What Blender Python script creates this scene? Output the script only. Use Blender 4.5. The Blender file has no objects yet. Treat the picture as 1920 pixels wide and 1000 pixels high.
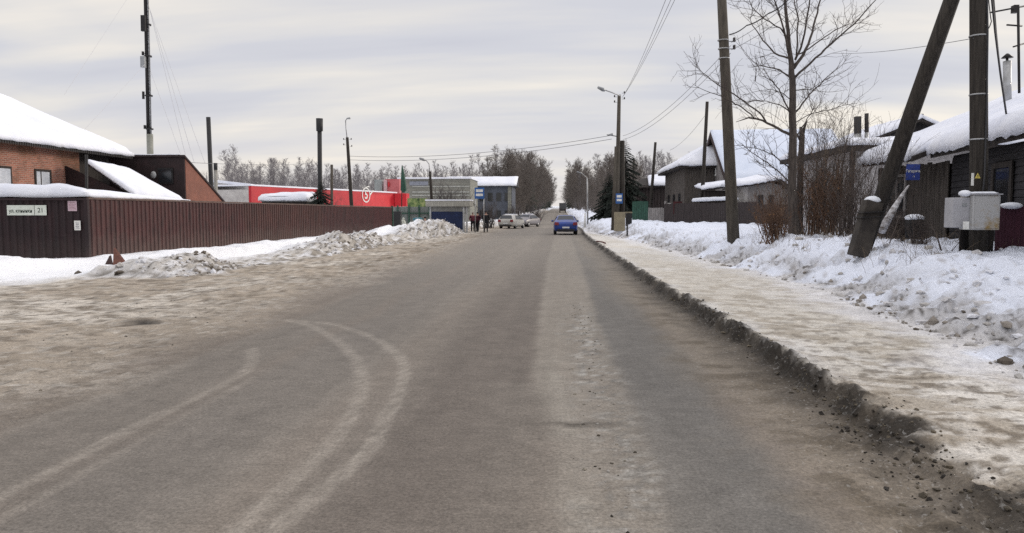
import bpy, bmesh, math, random
import numpy as np
from mathutils import Vector, Matrix
R_ = math.radians
sc = bpy.context.scene
COL = sc.collection
rnd = random.Random(7)

# ------------------------------------------------------------------ camera geometry (used to measure the place)
FPX = 1400.0
PHI = math.atan(100 / FPX); PSI = math.atan(90 / FPX * math.cos(PHI)); CZ = 1.6
Fv = (-math.sin(PSI) * math.cos(PHI), math.cos(PSI) * math.cos(PHI), -math.sin(PHI))
Rv = (math.cos(PSI), math.sin(PSI), 0)
Uv = (Rv[1] * Fv[2] - Rv[2] * Fv[1], Rv[2] * Fv[0] - Rv[0] * Fv[2], Rv[0] * Fv[1] - Rv[1] * Fv[0])
def P(u, v, y):
    a = (u - 960) / FPX; b = (500 - v) / FPX
    d = [Fv[i] + a * Rv[i] + b * Uv[i] for i in range(3)]
    t = y / d[1]
    return Vector((d[0] * t, y, CZ + d[2] * t))

cam = bpy.data.cameras.new('camera'); cam_o = bpy.data.objects.new('camera', cam); COL.objects.link(cam_o)
cam.sensor_width = 36; cam.sensor_fit = 'HORIZONTAL'; cam.lens = 36 * FPX / 1920
cam.clip_start = 0.05; cam.clip_end = 6000
cam_o.location = (0, 0, CZ)
cam_o.rotation_euler = (math.pi / 2 - PHI, 0, PSI)
sc.camera = cam_o

# ------------------------------------------------------------------ noise (numpy)
def _hash(ix, iy, s):
    h = (ix.astype(np.int64) * 374761393 + iy.astype(np.int64) * 668265263 + s * 1442695041) & 0x7fffffff
    h = ((h ^ (h >> 13)) * 1274126177) & 0x7fffffff
    return ((h ^ (h >> 16)) & 0xffff) / 65535.0
def vn(x, y, s=0):
    x = np.asarray(x, float); y = np.asarray(y, float)
    ix = np.floor(x); iy = np.floor(y); fx = x - ix; fy = y - iy
    fx = fx * fx * fx * (fx * (fx * 6 - 15) + 10); fy = fy * fy * fy * (fy * (fy * 6 - 15) + 10)
    a = _hash(ix, iy, s); b = _hash(ix + 1, iy, s); c = _hash(ix, iy + 1, s); d = _hash(ix + 1, iy + 1, s)
    return (a + (b - a) * fx) * (1 - fy) + (c + (d - c) * fx) * fy
def fbm(x, y, s=0, o=4, g=.5):
    t = 0; a = 1; n = 0
    for k in range(o):
        t = t + a * vn(x * 2 ** k + k * 17.3, y * 2 ** k - k * 9.1, s + k); n += a; a *= g
    return t / n
def sst(a, b, x):
    t = np.clip((x - a) / (b - a), 0, 1); return t * t * (3 - 2 * t)

# ------------------------------------------------------------------ materials
MATS = {}
def nodes_of(name):
    m = bpy.data.materials.new(name); m.use_nodes = True
    nt = m.node_tree
    return m, nt, nt.nodes['Principled BSDF']
def N(nt, t, **kw):
    n = nt.nodes.new(t)
    for k, v in kw.items():
        if k in n.inputs: n.inputs[k].default_value = v
        else: setattr(n, k, v)
    return n
def rgba(c): return (c[0], c[1], c[2], 1)
def mat(name, c1, c2=None, rough=.8, scale=3.0, stretch=(1, 1, 1), bump=.25, bscale=None, metallic=0.0, lo=.35, hi=.65, detail=6, spec=.3, dist=.02):
    if name in MATS: return MATS[name]
    m, nt, b = nodes_of(name)
    if c2 is None: c2 = tuple(x * .72 for x in c1)
    tc = N(nt, 'ShaderNodeTexCoord'); mp = N(nt, 'ShaderNodeMapping'); mp.inputs['Scale'].default_value = stretch
    nt.links.new(tc.outputs['Object'], mp.inputs['Vector'])
    no = N(nt, 'ShaderNodeTexNoise', Scale=scale, Detail=detail, Roughness=.65)
    nt.links.new(mp.outputs[0], no.inputs['Vector'])
    cr = N(nt, 'ShaderNodeValToRGB'); cr.color_ramp.elements[0].position = lo; cr.color_ramp.elements[1].position = hi
    cr.color_ramp.elements[0].color = rgba(c2); cr.color_ramp.elements[1].color = rgba(c1)
    nt.links.new(no.outputs['Fac'], cr.inputs[0]); nt.links.new(cr.outputs[0], b.inputs['Base Color'])
    b.inputs['Roughness'].default_value = rough; b.inputs['Metallic'].default_value = metallic
    b.inputs['Specular IOR Level'].default_value = spec
    if bump:
        n2 = N(nt, 'ShaderNodeTexNoise', Scale=bscale or scale * 5, Detail=4); nt.links.new(mp.outputs[0], n2.inputs['Vector'])
        bp = N(nt, 'ShaderNodeBump', Strength=bump, Distance=dist); nt.links.new(n2.outputs['Fac'], bp.inputs['Height'])
        nt.links.new(bp.outputs[0], b.inputs['Normal'])
    MATS[name] = m
    return m

def plain(name, c, rough=.5, metallic=0, spec=.4):
    return mat(name, c, tuple(x * .85 for x in c), rough=rough, scale=6, bump=0, metallic=metallic, spec=spec)

snow = mat('snow_clean', (.80, .82, .87), (.70, .73, .80), rough=.75, scale=1.3, bump=.5, bscale=9, dist=.05, spec=.2)
snow_roof = mat('snow_roof', (.80, .815, .87), (.68, .705, .79), rough=.8, scale=.9, bump=.6, bscale=3, dist=.05, spec=.2)
fence_brown = mat('fence_brown', (.066, .0195, .0185), (.028, .0105, .0105), rough=.6, scale=3.2, stretch=(2, 2, .5), bump=.1, spec=.35)
fence_dark = mat('fence_dark', (.025, .011, .013), (.013, .0075, .009), rough=.6, scale=2.2, stretch=(2, 2, .5), bump=.1)  # darker than the long fence: the near end's shade put into the colour
fence_rail = mat('fence_rail', (.12, .075, .06), (.06, .04, .035), rough=.6, scale=4)
shed_brown_lit = mat('shed_brown_lit', (.23, .088, .058), (.16, .064, .045), rough=.6, scale=1.5, bump=.1)
shed_dark = mat('shed_dark', (.030, .017, .018), (.018, .012, .013), rough=.7, scale=2, bump=.1)
dark_wood = mat('dark_wood', (.050, .042, .038), (.020, .017, .016), rough=.85, scale=4, stretch=(3, 3, .35), bump=.4)
house_wood = mat('house_wood', (.045, .043, .047), (.022, .021, .024), rough=.85, scale=4, stretch=(.35, .35, 4), bump=.5)
plank_wood = mat('plank_wood', (.115, .10, .088), (.045, .038, .034), rough=.9, scale=5, stretch=(4, 4, .3), bump=.5)
grey_wood = mat('grey_wood', (.30, .28, .27), (.15, .14, .135), rough=.9, scale=3, stretch=(3, 3, .4), bump=.4)
pole_wood = mat('pole_wood', (.052, .045, .038), (.020, .017, .015), rough=.9, scale=6, stretch=(4, 4, .25), bump=.6)
pole_conc = mat('pole_conc', (.098, .086, .070), (.055, .048, .040), rough=.9, scale=5, stretch=(2, 2, .4), bump=.3)
concrete = mat('concrete', (.33, .32, .29), (.22, .21, .19), rough=.9, scale=3, bump=.3)
dark_conc = mat('dark_conc', (.060, .052, .045), (.030, .026, .024), rough=.9, scale=4, bump=.5)
rough_cast = mat('rough_cast', (.46, .44, .44), (.30, .285, .285), rough=.95, scale=9, bump=.6)
dark_metal = mat('dark_metal', (.028, .026, .027), (.016, .015, .015), rough=.5, scale=4, bump=.1, metallic=.3)
grey_metal = mat('grey_metal', (.33, .34, .35), (.22, .23, .24), rough=.5, scale=4, bump=.05, metallic=.4)
galv = mat('galvanised', (.45, .46, .47), (.28, .28, .28), rough=.5, scale=3, bump=.05, metallic=.5)
black_iron = plain('black_iron', (.02, .02, .022), .6)
white_paint = mat('white_paint', (.72, .72, .70), (.58, .58, .55), rough=.5, scale=5, bump=0)
sign_white = mat('sign_white', (.62, .66, .60), (.52, .56, .50), rough=.5, scale=6, bump=0)
sign_blue = mat('sign_blue', (.045, .075, .30), (.035, .055, .22), rough=.4, scale=6, bump=0)
bus_blue = mat('bus_blue', (.03, .11, .33), (.025, .09, .27), rough=.4, scale=6, bump=0)
shelter_blue = mat('shelter_blue', (.009, .020, .070), (.006, .013, .045), rough=.5, scale=3, bump=.1)
ink = plain('ink', (.02, .035, .025), .7)
pink_paper = mat('pink_paper', (.50, .38, .42), (.45, .33, .38), rough=.8, scale=10, bump=0)
red_fascia = mat('red_fascia', (.46, .018, .028), (.36, .012, .022), rough=.45, scale=1.2, bump=0)
red_bright = mat('red_bright', (.56, .03, .04), (.48, .02, .03), rough=.45, scale=1.2, bump=0)
pink_wall = mat('pink_wall', (.52, .16, .17), (.42, .11, .12), rough=.7, scale=1, bump=.1)
beige_wall = mat('beige_wall', (.25, .25, .215), (.18, .18, .16), rough=.8, scale=.8, stretch=(.3, .3, 3), bump=.1)
blue_wall = mat('blue_wall', (.115, .128, .158), (.075, .085, .108), rough=.8, scale=.6, bump=.1)
pale_wall = mat('pale_wall', (.50, .48, .46), (.38, .36, .35), rough=.85, scale=1.5, bump=.1)
teal_paint = mat('teal_paint', (.04, .20, .26), (.03, .15, .20), rough=.5, bump=0)
green_paint = mat('green_paint', (.03, .085, .06), (.02, .055, .04), rough=.6, bump=0)
grey_fence = mat('grey_fence', (.21, .23, .22), (.14, .155, .15), rough=.7, stretch=(3, 3, .4), bump=.1)
brown_fence = mat('brown_fence', (.058, .046, .044), (.026, .021, .021), rough=.9, scale=5, stretch=(3, 3, .3), bump=.4)
purple_fence = mat('purple_fence', (.075, .026, .040), (.045, .017, .026), rough=.5, scale=2.5, stretch=(2, 2, .5), bump=.05)
bark = mat('bark', (.105, .088, .078), (.042, .035, .032), rough=.95, scale=8, stretch=(2, 2, .4), bump=.6)
bark_birch = mat('bark_birch', (.62, .62, .65), (.14, .12, .11), rough=.9, scale=6, stretch=(1, 1, 2.5), bump=.4)
twig_near = mat('twig_near', (.095, .075, .066), (.055, .044, .040), rough=.95, bump=0)
twig_red = mat('twig_red', (.165, .100, .066), (.08, .05, .038), rough=.95, bump=0)
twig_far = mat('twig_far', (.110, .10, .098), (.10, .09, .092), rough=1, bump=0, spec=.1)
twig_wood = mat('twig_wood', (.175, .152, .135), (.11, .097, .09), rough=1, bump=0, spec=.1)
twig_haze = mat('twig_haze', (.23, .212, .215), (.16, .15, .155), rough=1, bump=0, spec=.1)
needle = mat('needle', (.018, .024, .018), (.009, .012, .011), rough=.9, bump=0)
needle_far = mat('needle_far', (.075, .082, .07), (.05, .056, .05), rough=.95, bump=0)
rust_leaf = mat('rust_leaf', (.17, .085, .035), (.09, .05, .025), rough=.9, bump=0)
straw = mat('straw', (.20, .155, .105), (.10, .075, .055), rough=.95, bump=0)
glass_dark = mat('glass_dark', (.020, .023, .028), (.012, .014, .017), rough=.12, bump=0, spec=.6)
glass_pale = mat('glass_pale', (.56, .58, .62), (.40, .43, .48), rough=.2, bump=0, spec=.5)
rubber = plain('rubber', (.015, .015, .016), .85)
wire_mat = plain('wire', (.035, .035, .038), .7)
wire_pale = plain('wire_pale', (.46, .46, .48), .6)
insul = plain('insulator', (.05, .045, .045), .4)
skin = plain('skin', (.50, .31, .24), .6)
hair = plain('hair_dark', (.03, .022, .018), .7)
board_red = mat('board_red', (.15, .062, .043), (.085, .038, .03), rough=.85, scale=5, stretch=(1, 1, 3), bump=.4)
car_blue = mat('car_blue', (.012, .048, .27), (.009, .034, .19), rough=.28, scale=2, bump=0, spec=.6, metallic=.2)
car_white = mat('car_white', (.48, .47, .44), (.36, .35, .33), rough=.4, scale=2, bump=0, spec=.5)
car_grey = mat('car_grey', (.20, .19, .21), (.13, .125, .14), rough=.35, scale=2, bump=0, spec=.5)
truck_grey = mat('truck_grey', (.10, .105, .11), (.07, .07, .075), rough=.7, scale=2, bump=0)
lamp_red = plain('lamp_red', (.20, .02, .028), .2)
plate_white = plain('plate_white', (.65, .67, .68), .5)
yellow_sign = plain('yellow_sign', (.62, .50, .12), .5)
yellow_box = mat('yellow_box', (.27, .235, .16), (.19, .165, .12), rough=.8, scale=3, bump=.1)
pale_sack = mat('pale_sack', (.55, .56, .50), (.42, .43, .38), rough=.9, scale=4, bump=.3)

def add_splash(m, z0, z1, col, amt=.75):
    """road spray and dust on the lower part of a sheet"""
    nt = m.node_tree; b = nt.nodes['Principled BSDF']; src = b.inputs['Base Color'].links[0].from_socket
    g = N(nt, 'ShaderNodeNewGeometry'); sx = N(nt, 'ShaderNodeSeparateXYZ'); nt.links.new(g.outputs['Position'], sx.inputs[0])
    no = N(nt, 'ShaderNodeTexNoise', Scale=1.7, Detail=6, Roughness=.7); nt.links.new(g.outputs['Position'], no.inputs['Vector'])
    ad = N(nt, 'ShaderNodeMath', operation='MULTIPLY_ADD'); nt.links.new(no.outputs['Fac'], ad.inputs[0]); ad.inputs[1].default_value = -1.3; nt.links.new(sx.outputs[2], ad.inputs[2])
    mr = N(nt, 'ShaderNodeMapRange'); mr.inputs[1].default_value = z0 - .65; mr.inputs[2].default_value = z1 - .65; mr.inputs[3].default_value = amt; mr.inputs[4].default_value = 0
    nt.links.new(ad.outputs[0], mr.inputs[0]); mx = N(nt, 'ShaderNodeMix', data_type='RGBA'); nt.links.new(mr.outputs[0], mx.inputs[0]); nt.links.new(src, mx.inputs[6]); mx.inputs[7].default_value = rgba(col)
    nt.links.new(mx.outputs[2], b.inputs['Base Color'])
add_splash(fence_brown, .1, 1.0, (.13, .10, .085), .45); add_splash(fence_dark, .1, .9, (.09, .07, .062), .35)
def box_mat():
    m, nt, b = nodes_of('cabinet_grey')
    tc = N(nt, 'ShaderNodeTexCoord')
    n1 = N(nt, 'ShaderNodeTexNoise', Scale=2.6, Detail=8, Roughness=.7); nt.links.new(tc.outputs['Object'], n1.inputs['Vector'])
    cr = N(nt, 'ShaderNodeValToRGB'); e = cr.color_ramp.elements
    e[0].position = .50; e[0].color = (.36, .36, .36, 1); e[1].position = .66; e[1].color = (.24, .16, .05, 1)
    nt.links.new(n1.outputs['Fac'], cr.inputs[0]); nt.links.new(cr.outputs[0], b.inputs['Base Color']); b.inputs['Roughness'].default_value = .6
    return m
cabinet_rust = box_mat()
cabinet_grey = mat('cabinet_plain', (.37, .37, .39), (.30, .30, .32), rough=.6, scale=4, bump=.1)

def brick_mat():
    m, nt, b = nodes_of('brick')
    tc = N(nt, 'ShaderNodeTexCoord'); sx = N(nt, 'ShaderNodeSeparateXYZ'); nt.links.new(tc.outputs['Object'], sx.inputs[0])
    ad = N(nt, 'ShaderNodeMath', operation='ADD'); nt.links.new(sx.outputs[0], ad.inputs[0]); nt.links.new(sx.outputs[1], ad.inputs[1])
    cb = N(nt, 'ShaderNodeCombineXYZ'); nt.links.new(ad.outputs[0], cb.inputs[0]); nt.links.new(sx.outputs[2], cb.inputs[1])
    br = N(nt, 'ShaderNodeTexBrick', Scale=1.0); br.inputs['Brick Width'].default_value = .26; br.inputs['Row Height'].default_value = .085
    br.inputs['Mortar Size'].default_value = .012
    br.inputs['Color1'].default_value = (.35, .140, .092, 1); br.inputs['Color2'].default_value = (.21, .088, .062, 1); br.inputs['Mortar'].default_value = (.33, .25, .20, 1)
    nt.links.new(cb.outputs[0], br.inputs['Vector'])
    no = N(nt, 'ShaderNodeTexNoise', Scale=.9, Detail=6); nt.links.new(tc.outputs['Object'], no.inputs['Vector'])
    cr = N(nt, 'ShaderNodeValToRGB'); cr.color_ramp.elements[0].position = .42; cr.color_ramp.elements[1].position = .62
    cr.color_ramp.elements[0].color = (.55, .5, .42, 1); cr.color_ramp.elements[1].color = (1.05, 1, 1, 1)
    nt.links.new(no.outputs['Fac'], cr.inputs[0])
    mx = N(nt, 'ShaderNodeMix', data_type='RGBA', blend_type='MULTIPLY'); mx.inputs[0].default_value = 1
    nt.links.new(br.outputs['Color'], mx.inputs[6]); nt.links.new(cr.outputs[0], mx.inputs[7]); nt.links.new(mx.outputs[2], b.inputs['Base Color'])
    b.inputs['Roughness'].default_value = .9
    bp = N(nt, 'ShaderNodeBump', Strength=.4, Distance=.01); bp.invert = True; nt.links.new(br.outputs['Fac'], bp.inputs['Height']); nt.links.new(bp.outputs[0], b.inputs['Normal'])
    return m
brick = brick_mat()

def banner_mat():
    m, nt, b = nodes_of('banner_print')
    tc = N(nt, 'ShaderNodeTexCoord'); no = N(nt, 'ShaderNodeTexNoise', Scale=2.2, Detail=5); nt.links.new(tc.outputs['Object'], no.inputs['Vector'])
    cr = N(nt, 'ShaderNodeValToRGB'); e = cr.color_ramp.elements
    e[0].position = .36; e[0].color = (.03, .06, .02, 1); e[1].position = .66; e[1].color = (.36, .38, .16, 1)
    k = e.new(.5); k.color = (.15, .22, .07, 1)
    nt.links.new(no.outputs['Fac'], cr.inputs[0]); nt.links.new(cr.outputs[0], b.inputs['Base Color'])
    return m
banner_print = banner_mat()

# terrain: vertex colour times several sizes of grain, with bump
def terrain_mat(name, bump=1.0, grain=1.0):
    m, nt, b = nodes_of(name)
    at = N(nt, 'ShaderNodeAttribute'); at.attribute_name = 'ground_col'
    tc = N(nt, 'ShaderNodeNewGeometry')
    def noise(scale, detail, stretch=(1, 1, 1), rough=.6):
        mp = N(nt, 'ShaderNodeMapping'); mp.inputs['Scale'].default_value = stretch
        nt.links.new(tc.outputs['Position'], mp.inputs['Vector'])
        n = N(nt, 'ShaderNodeTexNoise', Scale=scale, Detail=detail, Roughness=rough); nt.links.new(mp.outputs[0], n.inputs['Vector']); return n
    n1 = noise(3.1, 7, (1, 1, 1), .7); n2 = noise(46, 6, (1, 1, 1), .82); n3 = noise(9, 6, (1, 1.6, 1), .7)
    def rng(n, lo, hi, a, bb):
        mr = N(nt, 'ShaderNodeMapRange'); mr.inputs[1].default_value = lo; mr.inputs[2].default_value = hi; mr.inputs[3].default_value = a; mr.inputs[4].default_value = bb
        nt.links.new(n.outputs['Fac'], mr.inputs[0]); return mr
    g = grain
    r1 = rng(n1, .3, .7, 1 - .16 * g, 1 + .14 * g); r2 = rng(n2, .34, .66, 1 - .42 * g, 1 + .38 * g); r3 = rng(n3, .3, .7, 1 - .15 * g, 1 + .13 * g)
    m1 = N(nt, 'ShaderNodeMath', operation='MULTIPLY'); nt.links.new(r1.outputs[0], m1.inputs[0]); nt.links.new(r2.outputs[0], m1.inputs[1])
    m2 = N(nt, 'ShaderNodeMath', operation='MULTIPLY'); nt.links.new(m1.outputs[0], m2.inputs[0]); nt.links.new(r3.outputs[0], m2.inputs[1])
    vm = N(nt, 'ShaderNodeVectorMath', operation='SCALE'); nt.links.new(at.outputs['Color'], vm.inputs[0]); nt.links.new(m2.outputs[0], vm.inputs['Scale'])
    n4 = noise(17, 8, (1, 1.15, 1), .72); n5 = noise(6.5, 4, (1, 1, 1), .6); n6 = noise(23, 7, (1.1, 1, 1), .7)
    d4 = rng(n4, .53, .62, 0, 1); d5 = rng(n5, .42, .60, .15, 1); d6 = rng(n6, .57, .66, 0, 1)
    k1 = N(nt, 'ShaderNodeMath', operation='MULTIPLY'); nt.links.new(d4.outputs[0], k1.inputs[0]); nt.links.new(d5.outputs[0], k1.inputs[1])
    k2 = N(nt, 'ShaderNodeMath', operation='MULTIPLY'); nt.links.new(k1.outputs[0], k2.inputs[0]); nt.links.new(at.outputs['Alpha'], k2.inputs[1])
    k3 = N(nt, 'ShaderNodeMath', operation='MULTIPLY'); nt.links.new(d6.outputs[0], k3.inputs[0]); nt.links.new(at.outputs['Alpha'], k3.inputs[1])
    k4 = N(nt, 'ShaderNodeMath', operation='MULTIPLY'); nt.links.new(k3.outputs[0], k4.inputs[0]); k4.inputs[1].default_value = .45
    mxl = N(nt, 'ShaderNodeMix', data_type='RGBA'); nt.links.new(k4.outputs[0], mxl.inputs[0]); nt.links.new(vm.outputs[0], mxl.inputs[6]); mxl.inputs[7].default_value = (.66, .645, .62, 1)
    mxd = N(nt, 'ShaderNodeMix', data_type='RGBA'); nt.links.new(k2.outputs[0], mxd.inputs[0]); nt.links.new(mxl.outputs[2], mxd.inputs[6]); mxd.inputs[7].default_value = (.075, .062, .05, 1)
    nt.links.new(mxd.outputs[2], b.inputs['Base Color'])
    b.inputs['Roughness'].default_value = .85; b.inputs['Specular IOR Level'].default_value = .2
    ad = N(nt, 'ShaderNodeMath', operation='MULTIPLY_ADD'); nt.links.new(n3.outputs['Fac'], ad.inputs[0]); ad.inputs[1].default_value = 1.6; nt.links.new(n2.outputs['Fac'], ad.inputs[2])
    bp = N(nt, 'ShaderNodeBump', Strength=.5 * bump, Distance=.02 * bump); nt.links.new(ad.outputs[0], bp.inputs['Height']); nt.links.new(bp.outputs[0], b.inputs['Normal'])
    return m
m_road = terrain_mat('road_surface', .6, 1.0); m_dirt = terrain_mat('sanded_snow', 1.0, .9); m_snowbank = terrain_mat('snow_bank', 1.4, .35)

# ------------------------------------------------------------------ object helpers
def wloc(o):
    v = Vector((0, 0, 0))
    while o is not None: v += o.location; o = o.parent
    return v
def tag(o, label, cat, group=None, kind=None):
    if label: o['label'] = label
    if cat: o['category'] = cat
    if group: o['group'] = group
    if kind: o['kind'] = kind
    return o
def thing(name, label, cat, loc=(0, 0, 0), group=None):
    o = bpy.data.objects.new(name, None); COL.objects.link(o); o.location = loc; o.empty_display_size = .2
    return tag(o, label, cat, group)
def copy_tree(o, parent=None):
    c = o.copy(); COL.objects.link(c); c.parent = parent
    for ch in [k for k in COL.objects if k.parent == o]: copy_tree(ch, c)
    return c
class MB:
    def __init__(s): s.v = []; s.f = []; s.sm = []
    def add(s, vs, fs, smooth=False):
        n = len(s.v); s.v += [tuple(v) for v in vs]; s.f += [tuple(i + n for i in f) for f in fs]; s.sm += [smooth] * len(fs); return s
    def box(s, x0, x1, y0, y1, z0, z1):
        return s.add([(x0, y0, z0), (x1, y0, z0), (x1, y1, z0), (x0, y1, z0), (x0, y0, z1), (x1, y0, z1), (x1, y1, z1), (x0, y1, z1)],
                     [(0, 3, 2, 1), (4, 5, 6, 7), (0, 1, 5, 4), (1, 2, 6, 5), (2, 3, 7, 6), (3, 0, 4, 7)])
    def bar(s, a, b, w, h=None, up=(0, 0, 1)):
        a = Vector(a); b = Vector(b); h = h or w; d = (b - a).normalized(); u = Vector(up)
        if abs(d.dot(u)) > .98: u = Vector((0, 1, 0))
        r = d.cross(u).normalized() * w / 2; u = r.cross(d).normalized() * h / 2
        return s.add([a - r - u, a + r - u, a + r + u, a - r + u, b - r - u, b + r - u, b + r + u, b - r + u],
                     [(3, 2, 1, 0), (4, 5, 6, 7), (0, 1, 5, 4), (1, 2, 6, 5), (2, 3, 7, 6), (3, 0, 4, 7)])
    def tube(s, pts, radii, n=6, cap=True):
        pts = [Vector(p) for p in pts]
        if not hasattr(radii, '__len__'): radii = [radii] * len(pts)
        vs = []; fs = []
        ref = None
        for i, p in enumerate(pts):
            d = (pts[min(i + 1, len(pts) - 1)] - pts[max(i - 1, 0)])
            if d.length < 1e-9: d = Vector((0, 0, 1))
            d.normalize()
            if ref is None: ref = Vector((1, 0, 0)) if abs(d.x) < .8 else Vector((0, 1, 0))
            r = (ref - d * ref.dot(d)).normalized(); ref = r; q = d.cross(r)
            for k in range(n):
                an = 2 * math.pi * k / n
                vs.append(p + (r * math.cos(an) + q * math.sin(an)) * radii[i])
        for i in range(len(pts) - 1):
            for k in range(n):
                fs.append((i * n + k, i * n + (k + 1) % n, (i + 1) * n + (k + 1) % n, (i + 1) * n + k))
        if cap:
            fs.append(tuple(range(n - 1, -1, -1))); e = (len(pts) - 1) * n; fs.append(tuple(range(e, e + n)))
        return s.add(vs, fs, n > 4)
    def lathe(s, c, prof, n=14):
        return s.tube([(c[0], c[1], c[2] + z) for r, z in prof], [max(r, .002) for r, z in prof], n)
    def prism(s, poly, off):
        off = Vector(off); k = len(poly); a = [Vector(p) for p in poly]
        return s.add(a + [p + off for p in a], [tuple(range(k - 1, -1, -1)), tuple(range(k, 2 * k))] + [(i, (i + 1) % k, k + (i + 1) % k, k + i) for i in range(k)])
    def quad(s, a, b, c, d): return s.add([a, b, c, d], [(0, 1, 2, 3)])
    def ell(s, c, r, n=10, m=7):
        vs = []; fs = []
        for i in range(m + 1):
            t = math.pi * i / m
            for k in range(n):
                p = 2 * math.pi * k / n
                vs.append((c[0] + r[0] * math.sin(t) * math.cos(p), c[1] + r[1] * math.sin(t) * math.sin(p), c[2] + r[2] * math.cos(t)))
        for i in range(m):
            for k in range(n): fs.append((i * n + k, (i + 1) * n + k, (i + 1) * n + (k + 1) % n, i * n + (k + 1) % n))
        return s.add(vs, fs, True)
    def build(s, name, material, parent=None, bevel=0):
        o0 = wloc(parent) if parent else Vector((0, 0, 0))
        me = bpy.data.meshes.new(name); me.from_pydata([(v[0] - o0.x, v[1] - o0.y, v[2] - o0.z) for v in s.v], [], s.f)
        me.polygons.foreach_set('use_smooth', s.sm); me.materials.append(material)
        bm = bmesh.new(); bm.from_mesh(me); bmesh.ops.recalc_face_normals(bm, faces=bm.faces); bm.to_mesh(me); bm.free()
        me.update()
        o = bpy.data.objects.new(name, me); COL.objects.link(o); o.parent = parent
        if bevel:
            md = o.modifiers.new('edge', 'BEVEL'); md.width = bevel; md.segments = 2; md.limit_method = 'ANGLE'
        return o
def single(name, mb, material, label, cat, group=None, kind=None, bevel=0, loc=None):
    """a thing that is one mesh, its origin at loc"""
    o = mb.build(name, material, None, bevel)
    if loc is not None:
        l = Vector(loc)
        for v in o.data.vertices: v.co -= l
        o.location = l
    return tag(o, label, cat, group, kind)
def text(name, body, size, material, loc, parent, rot=(math.pi / 2, 0, 0), bold=.0, sx=1.0):
    cu = bpy.data.curves.new(name, 'FONT'); cu.body = body; cu.size = size; cu.align_x = 'CENTER'; cu.align_y = 'CENTER'; cu.offset = bold
    t = bpy.data.objects.new(name, cu); COL.objects.link(t)
    dg = bpy.context.evaluated_depsgraph_get(); me = bpy.data.meshes.new_from_object(t.evaluated_get(dg))
    COL.objects.unlink(t); bpy.data.objects.remove(t)
    me.materials.clear(); me.materials.append(material)
    o = bpy.data.objects.new(name, me); COL.objects.link(o); o.parent = parent
    o.location = Vector(loc) - (wloc(parent) if parent else Vector((0, 0, 0))); o.rotation_euler = rot; o.scale = (sx, 1, 1)
    return o
def snow_sheet(a, b, c, d, t=.3, nu=24, nv=16, seed=1, tf=None, edge=.12, droop=.06):
    """a layer of snow lying on the quad a b c d, rounded at its rim"""
    a, b, c, d = map(Vector, (a, b, c, d)); mb = MB(); vs = []; fs = []
    nrm = (b - a).cross(d - a).normalized()
    if nrm.z < 0: nrm = -nrm
    L1 = (b - a).length; L2 = (d - a).length
    for j in range(nv + 1):
        for i in range(nu + 1):
            u = i / nu; v = j / nv
            p = (a * (1 - u) + b * u) * (1 - v) + (d * (1 - u) + c * u) * v
            e = min(min(u, 1 - u) * L1, min(v, 1 - v) * L2)
            k = min(1, e / edge) if edge else 1
            k = math.sqrt(max(0, 1 - (1 - k) ** 2))
            tt = t * (tf(u, v) if tf else 1)
            n = float(fbm(np.array(p.x * .6 + p.z * .5), np.array(p.y * .6), seed, 4)) - .5
            h = tt * (.45 + .55 * k) * (1 + .6 * n)
            vs.append(p + Vector((0, 0, 1)) * h * .8 + nrm * h * .2)
    W = nu + 1
    for j in range(nv):
        for i in range(nu): fs.append((j * W + i, j * W + i + 1, (j + 1) * W + i + 1, (j + 1) * W + i))
    rim = [i for i in range(W)] + [j * W + nu for j in range(1, nv + 1)] + [nv * W + i for i in range(nu - 1, -1, -1)] + [j * W for j in range(nv - 1, 0, -1)]
    base = len(vs)
    for q, idx in enumerate(rim):
        i = idx % W; j = idx // W; u = i / nu; v = j / nv
        p = (a * (1 - u) + b * u) * (1 - v) + (d * (1 - u) + c * u) * v
        vs.append(p - Vector((0, 0, droop * (.3 + rnd.random()))) )
    K = len(rim)
    for q in range(K): fs.append((rim[q], base + q, base + (q + 1) % K, rim[(q + 1) % K]))
    fs.append(tuple(base + q for q in range(K)))
    return mb.add(vs, fs, True)
# ------------------------------------------------------------------ world, sun
w = bpy.data.worlds.new('World'); sc.world = w; w.use_nodes = True
nt = w.node_tree; bg = nt.nodes['Background']
SUN_EL, SUN_AZ = R_(17), R_(62)          # azimuth clockwise from +Y (the road's direction)
sky = N(nt, 'ShaderNodeTexSky'); sky.sky_type = 'NISHITA'; sky.sun_disc = False; sky.sun_elevation = SUN_EL; sky.sun_rotation = SUN_AZ
tc = N(nt, 'ShaderNodeTexCoord'); sx = N(nt, 'ShaderNodeSeparateXYZ'); nt.links.new(tc.outputs['Generated'], sx.inputs[0])
def wm(op, a, b=None, c=None):
    n = N(nt, 'ShaderNodeMath', operation=op)
    for i, q in enumerate((a, b, c)):
        if q is None: continue
        if isinstance(q, (int, float)): n.inputs[i].default_value = q
        else: nt.links.new(q, n.inputs[i])
    return n.outputs[0]
zc = wm('MAXIMUM', sx.outputs[2], 0.0)
den = wm('ADD', zc, .17)
cx = wm('DIVIDE', sx.outputs[0], den); cy = wm('DIVIDE', sx.outputs[1], den)
cb = N(nt, 'ShaderNodeCombineXYZ'); nt.links.new(wm('ADD', wm('MULTIPLY', cx, .55), wm('MULTIPLY', cy, .16)), cb.inputs[0]); nt.links.new(wm('MULTIPLY', cy, 1.0), cb.inputs[1])
n1 = N(nt, 'ShaderNodeTexNoise', Scale=.95, Detail=5, Roughness=.45, Distortion=.5); nt.links.new(cb.outputs[0], n1.inputs['Vector'])
mp2 = N(nt, 'ShaderNodeMapping'); mp2.inputs['Location'].default_value = (3.3, 1.7, 0); mp2.inputs['Scale'].default_value = (.6, 1.7, 1); nt.links.new(cb.outputs[0], mp2.inputs[0])
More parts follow.
